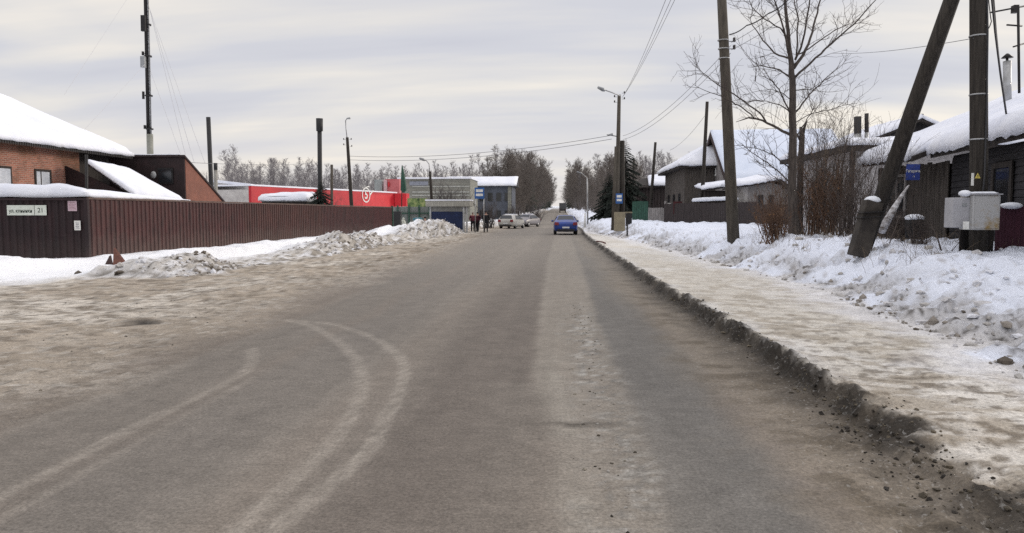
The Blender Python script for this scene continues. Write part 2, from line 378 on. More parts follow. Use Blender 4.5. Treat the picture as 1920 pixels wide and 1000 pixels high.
n2 = N(nt, 'ShaderNodeTexNoise', Scale=1.7, Detail=5, Roughness=.5); nt.links.new(mp2.outputs[0], n2.inputs['Vector'])
f = wm('MULTIPLY_ADD', n2.outputs['Fac'], .45, wm('MULTIPLY', n1.outputs['Fac'], .75))
cr = N(nt, 'ShaderNodeValToRGB'); e = cr.color_ramp.elements
e[0].position = .46; e[0].color = (.615, .622, .69, 1)
e[1].position = .74; e[1].color = (.95, .885, .80, 1)
k = e.new(.56); k.color = (.68, .682, .73, 1)
k = e.new(.65); k.color = (.80, .775, .755, 1)
nt.links.new(f, cr.inputs[0])
# brighter and warmer near the horizon on the sun side, brighter overhead
hz = N(nt, 'ShaderNodeMapRange'); hz.inputs[1].default_value = 0; hz.inputs[2].default_value = .16; hz.inputs[3].default_value = 1; hz.inputs[4].default_value = 0; hz.interpolation_type = 'SMOOTHSTEP'
nt.links.new(zc, hz.inputs[0])
mxh = N(nt, 'ShaderNodeMix', data_type='RGBA'); nt.links.new(wm('MULTIPLY', hz.outputs[0], .6), mxh.inputs[0]); nt.links.new(cr.outputs[0], mxh.inputs[6]); mxh.inputs[7].default_value = (.90, .835, .775, 1)
zen = N(nt, 'ShaderNodeMapRange'); zen.inputs[1].default_value = .30; zen.inputs[2].default_value = .9; zen.inputs[3].default_value = 1.0; zen.inputs[4].default_value = 2.0
nt.links.new(zc, zen.inputs[0])
vs_ = N(nt, 'ShaderNodeVectorMath', operation='SCALE'); nt.links.new(mxh.outputs[2], vs_.inputs[0]); nt.links.new(zen.outputs[0], vs_.inputs['Scale'])
sk = N(nt, 'ShaderNodeVectorMath', operation='SCALE'); nt.links.new(sky.outputs[0], sk.inputs[0]); sk.inputs['Scale'].default_value = .8
mx = N(nt, 'ShaderNodeMix', data_type='RGBA'); mx.inputs[0].default_value = .90
nt.links.new(sk.outputs[0], mx.inputs[6])
sc10 = N(nt, 'ShaderNodeVectorMath', operation='SCALE'); nt.links.new(vs_.outputs[0], sc10.inputs[0]); sc10.inputs['Scale'].default_value = 10.5
nt.links.new(sc10.outputs[0], mx.inputs[7]); nt.links.new(mx.outputs[2], bg.inputs['Color']); bg.inputs['Strength'].default_value = .1

sun = bpy.data.lights.new('sun', 'SUN'); so = bpy.data.objects.new('sun', sun); COL.objects.link(so)
sun.energy = 1.8; sun.angle = R_(14); sun.color = (1, .90, .78)
sd = Vector((math.sin(SUN_AZ) * math.cos(SUN_EL), math.cos(SUN_AZ) * math.cos(SUN_EL), math.sin(SUN_EL)))
so.rotation_euler = sd.to_track_quat('Z', 'Y').to_euler(); so.location = sd * 50 + Vector((0, 0, 30))
sc.view_settings.view_transform = 'Standard'; sc.view_settings.look = 'None'; sc.view_settings.exposure = 0
sc.cycles.use_denoising = False
sc.cycles.max_bounces = 6; sc.cycles.diffuse_bounces = 3

# ------------------------------------------------------------------ terrain
def rise(y): return .0125 * np.maximum(0, np.asarray(y, float) - 95)
def kerb_x(y): return np.interp(y, [0, 5, 8, 11, 14, 20, 32, 48, 58, 64, 75, 120, 320], [2.25, 2.22, 2.22, 2.17, 2.03, 1.92, 1.84, 1.70, 1.72, 1.9, 2.0, 2.0, 2.0])
def sb_x(y): return np.interp(y, [-6, 4, 7.2, 9, 12, 15.4, 21, 31, 41, 51, 57, 62, 75, 320], [4.0, 4.2, 4.36, 4.74, 4.9, 5.3, 4.95, 4.6, 4.2, 3.5, 2.9, 2.35, 2.4, 2.4])
def redge_x(y): return np.interp(y, [-6, 5, 7, 11, 14.6, 22, 40, 60, 75, 320], [-4.2, -4.15, -4.0, -4.07, -4.35, -4.45, -4.9, -5.1, -5.2, -4.6])
def snL_x(y): return np.interp(y, [-6, 17, 17.3, 18.1, 20.8, 24.4, 34, 44.5, 58, 61, 62.5, 75, 80, 95, 320], [-9.6, -9.6, -9.6, -8.8, -9.1, -8.7, -8.6, -8.0, -7.7, -7.9, -13, -13, -9.5, -6.6, -5.6])
def snL_y(x): return np.interp(x, [-32, -18, -12, -11.3, -10, -8.8], [14.3, 14.6, 15.3, 17, 17.2, 17.6])
def terrain(x, y):
    wob = (fbm(x * .9, y * .9, 11, 4) - .5)
    wob2 = (fbm(x * 2.7, y * 2.7, 13, 4) - .5)
    near = 1 - sst(60, 110, y)
    # right-hand side
    kx = kerb_x(y) + (wob2 * .16 + wob * .10 + (fbm(x * 7, y * 7, 15, 4) - .5) * .16) * (1 + 1.8 * (1 - sst(4, 7.5, y))) * near
    kw = .12 + .55 * (1 - sst(4.2, 6.2, y))
    pav = sst(0, kw, x - kx) * ((.100 - .05 * sst(12, 30, y)) * near * (1 - .55 * (1 - sst(4, 6.5, y))) + .03)
    pav = pav * (1 - .12 * sst(.0, 1.2, x - kx)) + sst(0, .3, x - kx) * ((fbm(x * 1.6, y * 2.2, 21, 5) - .5) * .055 + (fbm(x * 5, y * 9, 22, 5) - .5) * .035)
    pav = pav + np.exp(-((x - kx) / (.22 + .5 * (1 - sst(4, 7, y)))) ** 2) * (fbm(x * 7, y * 7, 25, 5) - .45) * .11 * near
    lip = np.exp(-((x - kx - .10) / .12) ** 2) * (fbm(x * 5, y * 5, 23, 4)) * .09 * near
    s = x - sb_x(y) + wob * .9 + wob2 * .3
    crest = np.interp(y, [0, 8, 12, 20, 30, 50, 58, 64, 120, 320], [.55, .62, .78, .92, .85, .95, .85, 1.15, .8, .6])
    hb = (crest - .12) * (sst(-.1, 2.1, s) ** .85) + sst(.6, 2.2, s) * (fbm(x * .8, y * .8, 31, 4) - .5) * .38
    rough = sst(-.3, .2, s) * (1 - .55 * sst(.9, 2.2, s))
    hb = hb + rough * (np.abs(fbm(x * 2.6, y * 2.6, 33, 5) - .5) * .40 - .03) + sst(0, .8, s) * (fbm(x * 4.5, y * 4.5, 37, 4) - .5) * .085
    hr = pav + lip + hb
    # left-hand side
    jig = wob * 1.3 + wob2 * .5
    sL = np.minimum(snL_x(y) - x, np.where(x < -8.6, y - snL_y(x), 9)) + jig * .8
    cr_ = np.interp(y, [14, 17, 18.5, 20, 22, 25, 29, 31, 36, 39, 42, 46, 52, 57, 60, 62, 66, 90, 320], [.28, .30, .40, .36, .09, .10, .26, .52, .50, .30, .28, .60, .86, .66, .45, .3, .3, .4, .5])
    cr_ = np.where(x < -11.5, .34 + .16 * np.exp(-((x + 16.3) / 1.7) ** 2), cr_)
    bw = np.where(x < -11.5, 2.2, np.interp(y, [20, 26, 44, 50], [1.1, .8, .85, 1.2]))
    berm = sst(-.1, 1.0, sL / bw) * (1 - .80 * sst(1.5, 3.2, sL / bw))
    bro = sst(-.2, .3, sL) * (1 - .9 * sst(2.0, 2.9, sL)) * np.where(x < -11.5, .15, 1)
    hl = cr_ * berm * (1 + wob * 1.1) + bro * (np.abs(fbm(x * 2.3, y * 2.3, 43, 5) - .5) * .85 * (cr_ + .12)) + sst(.2, 1, sL) * (fbm(x * .9, y * .9, 45, 3) - .5) * .10 + .42 * np.exp(-((x + 11.4) / 1.1) ** 2 - ((y - 49.5) / 3.2) ** 2)
    hl = hl * (1 - .85 * np.exp(-((x + 12.5) / 1.15) ** 4) * (1 - sst(20.8, 22.4, y)))
    verge = sst(-.5, 1.3, redge_x(y) - x + wob * 1.1)
    hl = hl + verge * (.035 + (fbm(x * 1.3, y * 2.0, 47, 5) - .5) * .10 + (fbm(x * 4, y * 7, 48, 5) - .5) * .055)
    road = (fbm(x * .6, y * .6, 51, 3) - .5) * .012
    h = np.where(x > 0, hr, hl) + road + rise(y)
    h = np.where(x < -30.5, h - sst(-30.5, -32, x) * .4, h); h = np.where(x > 14.5, h - sst(14.5, 16, x) * .0, h)
    return h, dict(kx=kx, s=s, sL=sL, verge=verge, wob=wob, wob2=wob2, near=near, kw=kw)
def ground_z(x, y): return float(terrain(np.array([float(x)]), np.array([float(y)]))[0][0])

TR = [[(-5.2, 11.0), (-4.4, 10.95), (-3.96, 10.8), (-3.3, 10.52), (-2.5, 9.53), (-1.9, 8.44), (-1.61, 7.56), (-1.43, 6.43), (-1.3, 4.93), (-1.38, 4.14), (-1.46, 3.55)],
      [(-5.2, 10.75), (-4.4, 10.8), (-3.82, 10.65), (-3.12, 9.71), (-2.42, 8.41), (-1.97, 7.28), (-1.68, 6.04), (-1.58, 4.92), (-1.6, 4.13), (-1.62, 3.55)],
      [(-3.60, 8.5), (-3.19, 7.33), (-3.15, 6.32), (-3.19, 5.32), (-3.16, 4.38), (-3.16, 3.6)],
      [(-3.0, 7.0), (-2.95, 6.0), (-2.96, 5.0), (-2.93, 4.3), (-2.92, 3.6)]]
def seg_dist(x, y, pts):
    d = np.full(x.shape, 9.0)
    # smooth the polyline
    q = [np.array(p, float) for p in pts]
    fine = []
    for i in range(len(q) - 1):
        p0 = q[max(i - 1, 0)]; p1 = q[i]; p2 = q[i + 1]; p3 = q[min(i + 2, len(q) - 1)]
        for t in np.linspace(0, 1, 6, endpoint=False):
            fine.append(.5 * ((2 * p1) + (-p0 + p2) * t + (2 * p0 - 5 * p1 + 4 * p2 - p3) * t * t + (-p0 + 3 * p1 - 3 * p2 + p3) * t ** 3))
    fine.append(q[-1])
    for a, b in zip(fine[:-1], fine[1:]):
        ab = b - a; L = ab @ ab + 1e-9
        t = np.clip(((x - a[0]) * ab[0] + (y - a[1]) * ab[1]) / L, 0, 1)
        d = np.minimum(d, np.hypot(x - a[0] - t * ab[0], y - a[1] - t * ab[1]))
    return d
def C3(c): return np.array(c, float)[None, :]
def mixc(c, c2, f): return c * (1 - f[:, None]) + C3(c2) * f[:, None]
def terrain_colour(x, y, z, q, slope):
    n1 = fbm(x * .7, y * .35, 61, 5); n2 = fbm(x * 3, y * 2, 63, 5); n3 = fbm(x * 9, y * 9, 65, 4); st = fbm(x * 2.4, y * 4.2, 67, 6); lg = fbm(x * 2.6, y * .22, 69, 4)
    fine = fbm(x * 17, y * 17, 66, 3)
    c = np.tile(C3((.190, .162, .137)), (len(x), 1))
    c = c * (.88 + .24 * lg)[:, None]
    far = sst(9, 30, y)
    # wheel paths: cooler bare asphalt
    def band(c0, hw, soft): return 1 - sst(hw, hw + soft, np.abs(x - c0 + (n1 - .5) * .35))
    c = mixc(c, (.150, .143, .133), band(.95, .28, .35) * .85)
    c = mixc(c, (.150, .130, .113), band(-.85, .40, .45) * .7)
    c = mixc(c, (.162, .150, .136), band(-2.45, .35, .4) * .6 * (1 - far * .5))
    c = mixc(c, (.235, .208, .178), band(-1.75, .22, .5) * .45)
    c = mixc(c, (.17, .157, .14), band(-3.6, .3, .3) * .5)
    # sanded strip between the wheel paths of the right lane
    xs = x - np.interp(y, [3, 5, 7.4, 11, 22, 60], [.29, .28, .17, .13, .13, .2])
    hw = np.interp(y, [3, 5, 7.4, 11, 22, 60], [.18, .24, .33, .36, .45, .5])
    st_m = 1 - sst(0, .16, np.abs(xs + (n2 - .5) * .12) - hw)
    c = mixc(c, (.262, .235, .20), st_m * (.62 + .3 * n2) * (1 - .3 * sst(25, 60, y)))
    edge = np.exp(-((xs - hw * .45 + (n2 - .5) * .5) / .20) ** 2) * sst(15, 9, y)
    c = mixc(c, (.37, .36, .335), edge * sst(.50, .60, .5 * n3 + .5 * fine) * .85)
    c = mixc(c, (.30, .275, .235), np.exp(-((xs + hw * .7) / .07) ** 2) * sst(.4, .65, n2) * .6 * (y < 9))
    c = mixc(c, (.06, .05, .042), edge * sst(.58, .66, fine) * .55)
    c = mixc(c, (.055, .047, .038), np.exp(-((y - 5.62 + (n2 - .5) * .25) / .07) ** 2) * np.exp(-((x - .15) / .3) ** 2) * sst(.35, .6, n2) * 1.2)
    soft = 1 - sst(0, .7, np.abs(xs + .2) - .25)
    c = mixc(c, (.235, .21, .18), soft * .35 * (y < 7))
    # fine lengthwise scuffs
    sc_ = fbm(x * 7.5, y * .30, 71, 4)
    c = c * (.90 + .20 * sc_)[:, None]
    # tyre arcs swinging out of the side road
    ta = np.zeros(len(x))
    for pts, wd, am in zip(TR, (.048, .048, .045, .03), (.66, .62, .55, .4)):
        d = seg_dist(x + (n2 - .5) * .05, y, pts)
        ta = np.maximum(ta, am * (np.exp(-((d - wd * .75) / (wd * .55)) ** 2) * .95 + .45 * np.exp(-(d / wd) ** 2)))
    c = mixc(c, (.31, .278, .24), np.clip(ta, 0, 1) * (.60 + .45 * sst(.35, .65, fine)))
    c = mixc(c, (.225, .20, .172), sst(.3, 2.4, y * 0 + (x + 4.4)) * (1 - sst(1.0, 2.8, x + 4.4)) * .35 * (1 - far))
    # sandy gutter in front of the kerb
    gut = sst(1.15, .35, (q['kx'] - x) + (n1 - .5) * .6) * (x > 0)
    c = mixc(c, (.235, .20, .158), gut * .8)
    c = mixc(c, (.11, .088, .062), gut * sst(.50, .66, st) * .75)
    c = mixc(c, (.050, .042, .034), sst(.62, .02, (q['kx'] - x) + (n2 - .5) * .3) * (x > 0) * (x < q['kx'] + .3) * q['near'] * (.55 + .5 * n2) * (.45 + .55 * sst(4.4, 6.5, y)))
    # everything gets paler and sandier with distance
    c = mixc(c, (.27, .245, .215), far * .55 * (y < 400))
    # left verge: sanded, churned snow
    v = q['verge'] * (x < 0)
    sand = np.tile(C3((.37, .318, .258)), (len(x), 1))
    sand = mixc(sand, (.56, .52, .46), sst(.48, .64, n1) * .8)
    sand = mixc(sand, (.245, .205, .158), sst(.52, .66, st) * .65)
    sand = mixc(sand, (.16, .13, .10), sst(.58, .68, fbm(x * 3.6, y * 5.5, 73, 6)) * .8)
    sand = mixc(sand, (.285, .245, .20), sst(-7.2, -5.0, x + (n1 - .5) * 2.5) * .55)
    sand = mixc(sand, (.14, .105, .07), np.exp(-((x + 5.9 + (n1 - .5) * 1.0) / .5) ** 2) * sst(13, 24, y) * sst(.40, .58, n2) * .65)
    sand = mixc(sand, (.12, .098, .075), sst(.53, .66, .5 * n3 + .5 * fine) * .75 * sst(.40, .58, n1))
    sand = mixc(sand, (.62, .59, .54), sst(.57, .68, .5 * n3 + .5 * fbm(x * 14, y * 14, 68, 3)) * .5)
    sand = mixc(sand, (.09, .078, .062), sst(.55, .72, n3) * sst(8, 4, np.abs(x + 6)) * .25)
    sand = mixc(sand, (.035, .03, .026), np.exp(-(((x + 5.93) / .28) ** 2 + ((y - 10.25 + (n2 - .5) * .3) / .22) ** 2)) * sst(.3, .5, n2) * 1.0)
    c = c * (1 - v[:, None]) + sand * v[:, None]
    # left snow
    sL = q['sL']; on = sst(-.35, .12, sL + (n2 - .5) * .9) * (x < 0)
    sn = np.tile(C3((.84, .85, .88)), (len(x), 1))
    front = x < -11.5
    dirt = np.where(front, sst(1.6, .1, sL + (n2 - .5) * 1.2) * .6, sst(2.6, .7, sL + (n2 - .5) * 2.2) * sst(16, 18.5, y))
    sn = mixc(sn, (.36, .325, .275), np.clip(dirt * (.72 + .6 * (n2 - .3)), 0, 1))
    sn = mixc(sn, (.10, .085, .068), np.clip(dirt * sst(.53, .66, n3 * .55 + fine * .45) * .95, 0, 1) * np.where(front, .25, 1))
    sn = mixc(sn, (.12, .10, .08), np.clip(sst(.7, .0, sL) * sst(.5, .62, n2), 0, 1) * np.where(front, .2, .7))
    sn = mixc(sn, (.72, .72, .74), np.clip(dirt * sst(.56, .66, fbm(x * 6, y * 6, 79, 4)) * .85, 0, 1))
    c = c * (1 - on[:, None]) + sn * on[:, None]
    # right pavement: packed snow with sand
    kx = q['kx']; pm = sst(.02, .16, x - kx - .4 * q['kw'] + (n3 - .5) * .12) * (x > 0)
    pv = np.tile(C3((.56, .525, .465)), (len(x), 1))
    pv = mixc(pv, (.68, .655, .615), sst(.45, .66, n1) * .7)
    pv = mixc(pv, (.33, .285, .225), sst(.46, .62, fbm(x * 3.2, y * 5.5, 75, 6)) * .75 * sst(34, 6, y))
    pv = mixc(pv, (.15, .122, .093), sst(.54, .66, fbm(x * 8, y * 11, 77, 5)) * .8 * sst(16, 5, y))
    pv = mixc(pv, (.68, .67, .66), sst(.55, .0, x - kx - .1) * sst(.40, .6, n2) * .6 * sst(5, 8, y))
    pv = mixc(pv, (.26, .215, .16), sst(1.5, .1, x - kx + (n2 - .5) * 1.4) * sst(8.5, 4.5, y) * .7)
    pv = mixc(pv, (.74, .74, .77), sst(-1.1, -.1, q['s'] + (n2 - .5) * .8) * .65)
    c = c * (1 - pm[:, None]) + pv * pm[:, None]
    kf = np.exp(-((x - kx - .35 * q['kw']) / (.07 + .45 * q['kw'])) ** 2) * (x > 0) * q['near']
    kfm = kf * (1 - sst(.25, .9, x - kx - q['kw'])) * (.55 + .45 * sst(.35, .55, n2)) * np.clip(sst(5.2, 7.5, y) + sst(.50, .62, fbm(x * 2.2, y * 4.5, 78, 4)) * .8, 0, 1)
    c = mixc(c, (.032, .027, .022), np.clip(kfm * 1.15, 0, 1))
    # right snow bank
    s = q['s']; on = sst(-.2, .15, s + (n2 - .5) * .5) * (x > 0)
    sn = np.tile(C3((.76, .80, .90)), (len(x), 1))  # bluer than the left snow: the bank's shade put into the colour
    d1 = np.clip(sst(1.35, .2, s + (n2 - .5) * 1.5 + .25 * sst(20, 34, y) * (n1 - .5)), 0, 1) * sst(.32, .55, fbm(x * .8 + 4, y * .8, 81, 3))
    sn = mixc(sn, (.38, .36, .34), d1 * (.35 + .9 * n2))
    sn = mixc(sn, (.085, .075, .066), d1 * sst(.52, .64, fine * .5 + n3 * .5) * .9)
    sn = mixc(sn, (.40, .38, .37), sst(.66, .72, n3) * .6 * sst(.2, .6, s) * sst(3.2, 1.5, s))
    c = c * (1 - on[:, None]) + sn * on[:, None]
    lum = c.mean(1); gain = 1 - .10 * (1 - sst(.3, .6, lum)) + .10 * sst(.16, .3, lum) * (1 - sst(.4, .6, lum))
    A = .10 + .06 * st_m
    A = np.maximum(A, gut * .55); A = A * (1 - v) + v * (.30 + .40 * sst(.4, .6, n1)); A = A * (1 - pm) + pm * (.20 + .45 * sst(9, 4, y) + .25 * sst(.45, .6, n1))
    A = A * (1 - on) + on * .55 * d1
    A = np.where((x < 0) & (sL > -.1), np.clip(dirt, 0, 1) * .7, A)
    A = np.maximum(A, edge * .5)
    return np.concatenate([np.clip(c * gain[:, None], .005, .92), np.clip(A, 0, 1)[:, None]], 1)

def axis_x():
    xs = [-32.0]
    while xs[-1] < 16:
        x = xs[-1]
        st = .045 if -5.2 < x < 7.2 else (.07 if -11 < x < 9 else (.12 if x > -18 else .3))
        xs.append(x + st)
    return np.array(xs)
def axis_y():
    ys = [-6.0]
    while ys[-1] < 320:
        y = ys[-1]
        ys.append(y + (.35 if y < 2.6 else max(.035, min(y * .0085, 2.2))))
    return np.array(ys)
XS, YS = axis_x(), axis_y()
gx, gy = np.meshgrid(XS, YS); fx_ = gx.ravel(); fy_ = gy.ravel()
gz, q = terrain(fx_, fy_)
_dr = random.Random(19)
for _k in range(70):                       # footprints and dents in the right-hand snow bank
    _y = _dr.uniform(8.5, 30); _x = float(sb_x(_y)) + _dr.uniform(.5, 3.4); _r = _dr.uniform(.07, .16)
    _m = (np.abs(fx_ - _x) < .5) & (np.abs(fy_ - _y) < .6)
    gz[_m] -= _dr.uniform(.05, .13) * np.exp(-(((fx_[_m] - _x) / _r) ** 2 + ((fy_[_m] - _y) / (_r * 1.4)) ** 2) ** 1.5)
zz = gz.reshape(gx.shape)
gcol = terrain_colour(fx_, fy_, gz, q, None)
nx, ny = len(XS), len(YS)
fi = (np.arange(ny - 1)[:, None] * nx + np.arange(nx - 1)[None, :]).ravel()
fc_x = (gx[:-1, :-1] + gx[1:, 1:]).ravel() / 2; fc_y = (gy[:-1, :-1] + gy[1:, 1:]).ravel() / 2
kxc = kerb_x(fc_y); sbc = sb_x(fc_y)
inL = np.minimum(snL_x(fc_y) - fc_x, np.where(fc_x < -8.6, fc_y - snL_y(fc_x), 9)) > 0
region = np.where(fc_x > sbc - .1, 3, np.where(fc_x > kxc, 2, np.where(fc_x > redge_x(fc_y), 0, np.where(inL, 4, 1))))
def submesh(name, mask, material, smooth=True):
    f0 = fi[mask]; quads = np.stack([f0, f0 + 1, f0 + nx + 1, f0 + nx], 1)
    used, inv = np.unique(quads.ravel(), return_inverse=True)
    me = bpy.data.meshes.new(name); nf = len(f0)
    me.vertices.add(len(used)); me.loops.add(nf * 4); me.polygons.add(nf)
    me.vertices.foreach_set('co', np.stack([fx_[used], fy_[used], gz[used]], 1).astype(np.float32).ravel())
    me.loops.foreach_set('vertex_index', inv.astype(np.int32)); me.polygons.foreach_set('loop_start', np.arange(0, nf * 4, 4, dtype=np.int32))
    me.polygons.foreach_set('use_smooth', np.ones(nf, bool)); me.update()
    ca = me.color_attributes.new('ground_col', 'FLOAT_COLOR', 'POINT')
    ca.data.foreach_set('color', gcol[used].astype(np.float32).ravel())
    me.materials.append(material); me.validate()
    o = bpy.data.objects.new(name, me); COL.objects.link(o); return o
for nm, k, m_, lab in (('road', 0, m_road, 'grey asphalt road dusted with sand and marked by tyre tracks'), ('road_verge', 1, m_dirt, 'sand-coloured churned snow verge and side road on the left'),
                       ('pavement', 2, m_dirt, 'cream packed-snow pavement along the dark kerb'), ('snow_bank', 3, m_snowbank, 'snow bank, its shade tinted blue, with dirty foot beside the pavement'),
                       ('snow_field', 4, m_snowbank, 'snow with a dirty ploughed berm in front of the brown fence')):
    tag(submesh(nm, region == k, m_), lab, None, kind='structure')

# ground to the horizon
mb = MB(); gxs = [-1500, -700, -350, -180, -90, -60, -45, -32.0, 16, 30, 50, 90, 180, 350, 700, 1500]; gys = [-120, -40, -6, 40, 95, 150, 230, 320, 500, 800, 1300, 2500, 4000]
vs = [(x, y, float(rise(min(y, 900))) + (-.9 if (-33 < x < 17 and y <= 320) else (-.02 if x < 0 else .5))) for y in gys for x in gxs]
W_ = len(gxs); mb.add(vs, [(j * W_ + i, j * W_ + i + 1, (j + 1) * W_ + i + 1, (j + 1) * W_ + i) for j in range(len(gys) - 1) for i in range(W_ - 1)], True)
g = mb.build('ground', snow); tag(g, 'flat snow-covered ground reaching to the horizon', None, kind='structure')
mb = MB(); mb.quad((-4.6, 319, float(rise(319)) + .02), (2, 319, float(rise(319)) + .02), (2, 800, float(rise(800)) + .02), (-4.6, 800, float(rise(800)) + .02))
tag(mb.build('far_road', mat('far_road', (.34, .32, .30), (.26, .24, .22), rough=.9, scale=.1, bump=0)), 'far end of the road climbing between the trees', None, kind='structure')

# clods of dirty snow and ice: nobody could count them
def clods(name, spots, label):
    bm = bmesh.new(); bmesh.ops.create_icosphere(bm, subdivisions=1, radius=1); bv = np.array([v.co[:] for v in bm.verts]); bf = np.array([[v.index for v in f.verts] for f in bm.faces]); bm.free()
    V = []; Fc = []; Cc = []; n = 0; rs = np.random.RandomState(3)
    GZ = terrain(np.array([p[0] for p in spots]), np.array([p[1] for p in spots]))[0]
    for (x, y, r, col), gz0 in zip(spots, GZ):
        k = bv * (1 + rs.uniform(-.38, .38, (len(bv), 1))) * rs.uniform(.6, 1.25, (1, 3)) * r
        a = rs.uniform(0, 6.28); ca, sa = math.cos(a), math.sin(a); k = np.stack([k[:, 0] * ca - k[:, 1] * sa, k[:, 0] * sa + k[:, 1] * ca, k[:, 2] * .75], 1)
        V.append(k + np.array([[x, y, gz0 + r * .1]])); Fc.append(bf + n); n += len(bv); Cc.append(np.tile([col], (len(bv), 1)) * rs.uniform(.8, 1.1, (len(bv), 1)))
    V = np.concatenate(V); Fc = np.concatenate(Fc); Cc = np.concatenate(Cc)
    me = bpy.data.meshes.new(name); me.from_pydata(V.tolist(), [], Fc.tolist())
    ca = me.color_attributes.new('ground_col', 'FLOAT_COLOR', 'POINT'); ca.data.foreach_set('color', np.concatenate([Cc, np.full((len(Cc), 1), .2)], 1).astype(np.float32).ravel())
    me.materials.append(m_snowbank); o = bpy.data.objects.new(name, me); COL.objects.link(o)
    return tag(o, label, 'snow clods', kind='stuff')
PAL = [(.74, .75, .80), (.62, .61, .62), (.47, .45, .43), (.30, .27, .24), (.13, .11, .09)]
sp = []
for k in range(1700):
    y = rnd.choice([rnd.uniform(17.5, 21.5), rnd.uniform(27, 38), rnd.uniform(27, 38), rnd.uniform(40, 60), rnd.uniform(45, 59)])
    x = float(snL_x(y)) - abs(rnd.gauss(.8, .8)) + .15
    if y < 18 and x > -9: continue
    sp.append((x, y, min(.11, .014 + rnd.expovariate(40)), rnd.choice(PAL[0:5])))
clods('snow_clods', sp, 'dirty clods of ploughed snow on the berm by the brown fence')
sp = []
for k in range(620):
    y = rnd.choice([rnd.uniform(6.5, 13), rnd.uniform(9, 24), rnd.uniform(20, 55)])
    x = float(sb_x(y)) + abs(rnd.gauss(.1, .75)) - .25
    d = x - float(sb_x(y))
    sp.append((x, y, min(.10, .012 + rnd.expovariate(48)), PAL[min(4, int(abs(rnd.gauss(2.6 - 2.1 * min(d, 1.1), 1.2))))]))
for k in range(90):
    y = rnd.uniform(9, 26); x = float(sb_x(y)) + rnd.uniform(.8, 3.2); sp.append((x, y, rnd.uniform(.03, .11), rnd.choice(PAL[0:3])))
clods('snow_clods', sp, 'grey and white snow clods along the foot of the snow bank')
sp = []
for k in range(1500):
    y = rnd.choice([rnd.uniform(3.4, 7), rnd.uniform(4, 14), rnd.uniform(10, 40)]); x = float(kerb_x(y)) + rnd.gauss(.04, .09 + (.10 if y < 6 else 0))
    sp.append((x, y, min(.024, .004 + rnd.expovariate(190)), rnd.choice([(.05, .043, .036), (.035, .03, .026), (.10, .085, .065), (.16, .135, .10)])))
for k in range(260):
    y = rnd.uniform(3.4, 13); x = rnd.gauss(.32, .10) if rnd.random() < .45 else rnd.uniform(-9, -4.3)
    sp.append((x, y, rnd.uniform(.005, .016), rnd.choice([(.05, .043, .036), (.10, .085, .065), (.42, .40, .37), (.3, .27, .22)])))
clods('dirt_crumbs', sp, 'dark crumbs of frozen dirt scattered along the kerb and road')
# ------------------------------------------------------------------ LEFT SIDE
def ribbed(a, b, z0, z1, pitch=.20, depth=.035, zf=None):
    """profiled metal sheet standing between a and b (x, y)"""
    mb = MB(); a = Vector((a[0], a[1], 0)); b = Vector((b[0], b[1], 0)); L = (b - a).length; d = (b - a) / L; n = Vector((d.y, -d.x, 0))
    pts = []; k = int(L / pitch)
    for i in range(k):
        for t, o in ((0, 0), (.42, 0), (.55, 1), (.87, 1)): pts.append(((i + t) * L / k, o * depth))
    pts.append((L, 0)); vs = []; fs = []
    for t, o in pts:
        p = a + d * t + n * o
        vs += [(p.x, p.y, z0), (p.x, p.y, z1 + (zf(t / L) if zf else 0))]
    for i in range(len(pts) - 1): fs.append((2 * i, 2 * i + 2, 2 * i + 3, 2 * i + 1))
    return mb.add(vs, fs)

# long brown fence beside the road
FA, FB = (-14.66, 22.4), (-12.72, 56.0)
ft = thing('metal_fence', 'long dark brown ribbed metal fence running along the left side of the road', 'fence', (FA[0], FA[1], 0))
brs = [fence_brown, mat('fence_brown_worn', (.070, .026, .022), (.036, .016, .014), rough=.55, scale=2, stretch=(2, 2, .5), bump=.1), fence_brown, mat('fence_brown_red', (.075, .022, .022), (.045, .016, .016), rough=.55, scale=2, stretch=(2, 2, .5), bump=.1)]
add_splash(brs[1], .1, 1.0, (.13, .10, .085), .5); add_splash(brs[3], .1, 1.0, (.13, .10, .085), .4)
cuts = [0, .30, .58, .86, 1.0]
for i in range(4):
    t0, t1 = cuts[i], cuts[i + 1]
    p0 = (FA[0] + (FB[0] - FA[0]) * t0, FA[1] + (FB[1] - FA[1]) * t0); p1 = (FA[0] + (FB[0] - FA[0]) * t1, FA[1] + (FB[1] - FA[1]) * t1)
    ribbed(p0, p1, -.25, 2.02 + (.0, .015, -.01, .02)[i], .23).build('panel', brs[i], ft)
m = MB(); m.bar((FA[0], FA[1], 2.06), (FB[0], FB[1], 2.05), .09, .06); m.build('top_rail', fence_rail, ft)
m = MB(); m.box(FB[0] - .06, FB[0] + .1, FB[1], FB[1] + .14, -.2, 2.15); m.build('post', green_paint, ft)
fq = thing('metal_fence', 'near end of brown metal fence carrying the white address plates', 'fence', (-14.66, 22.4, 0))
ribbed((-27, 22.42), (-14.67, 22.42), -.3, 2.0, .23).build('panel', fence_dark, fq)
m = MB(); m.box(-27, -14.62, 22.30, 22.44, 2.0, 2.07); m.build('top_rail', fence_dark, fq)
m = MB(); m.box(-14.72, -14.60, 22.30, 22.4, -.2, 2.0); m.build('corner_post', fence_dark, fq)

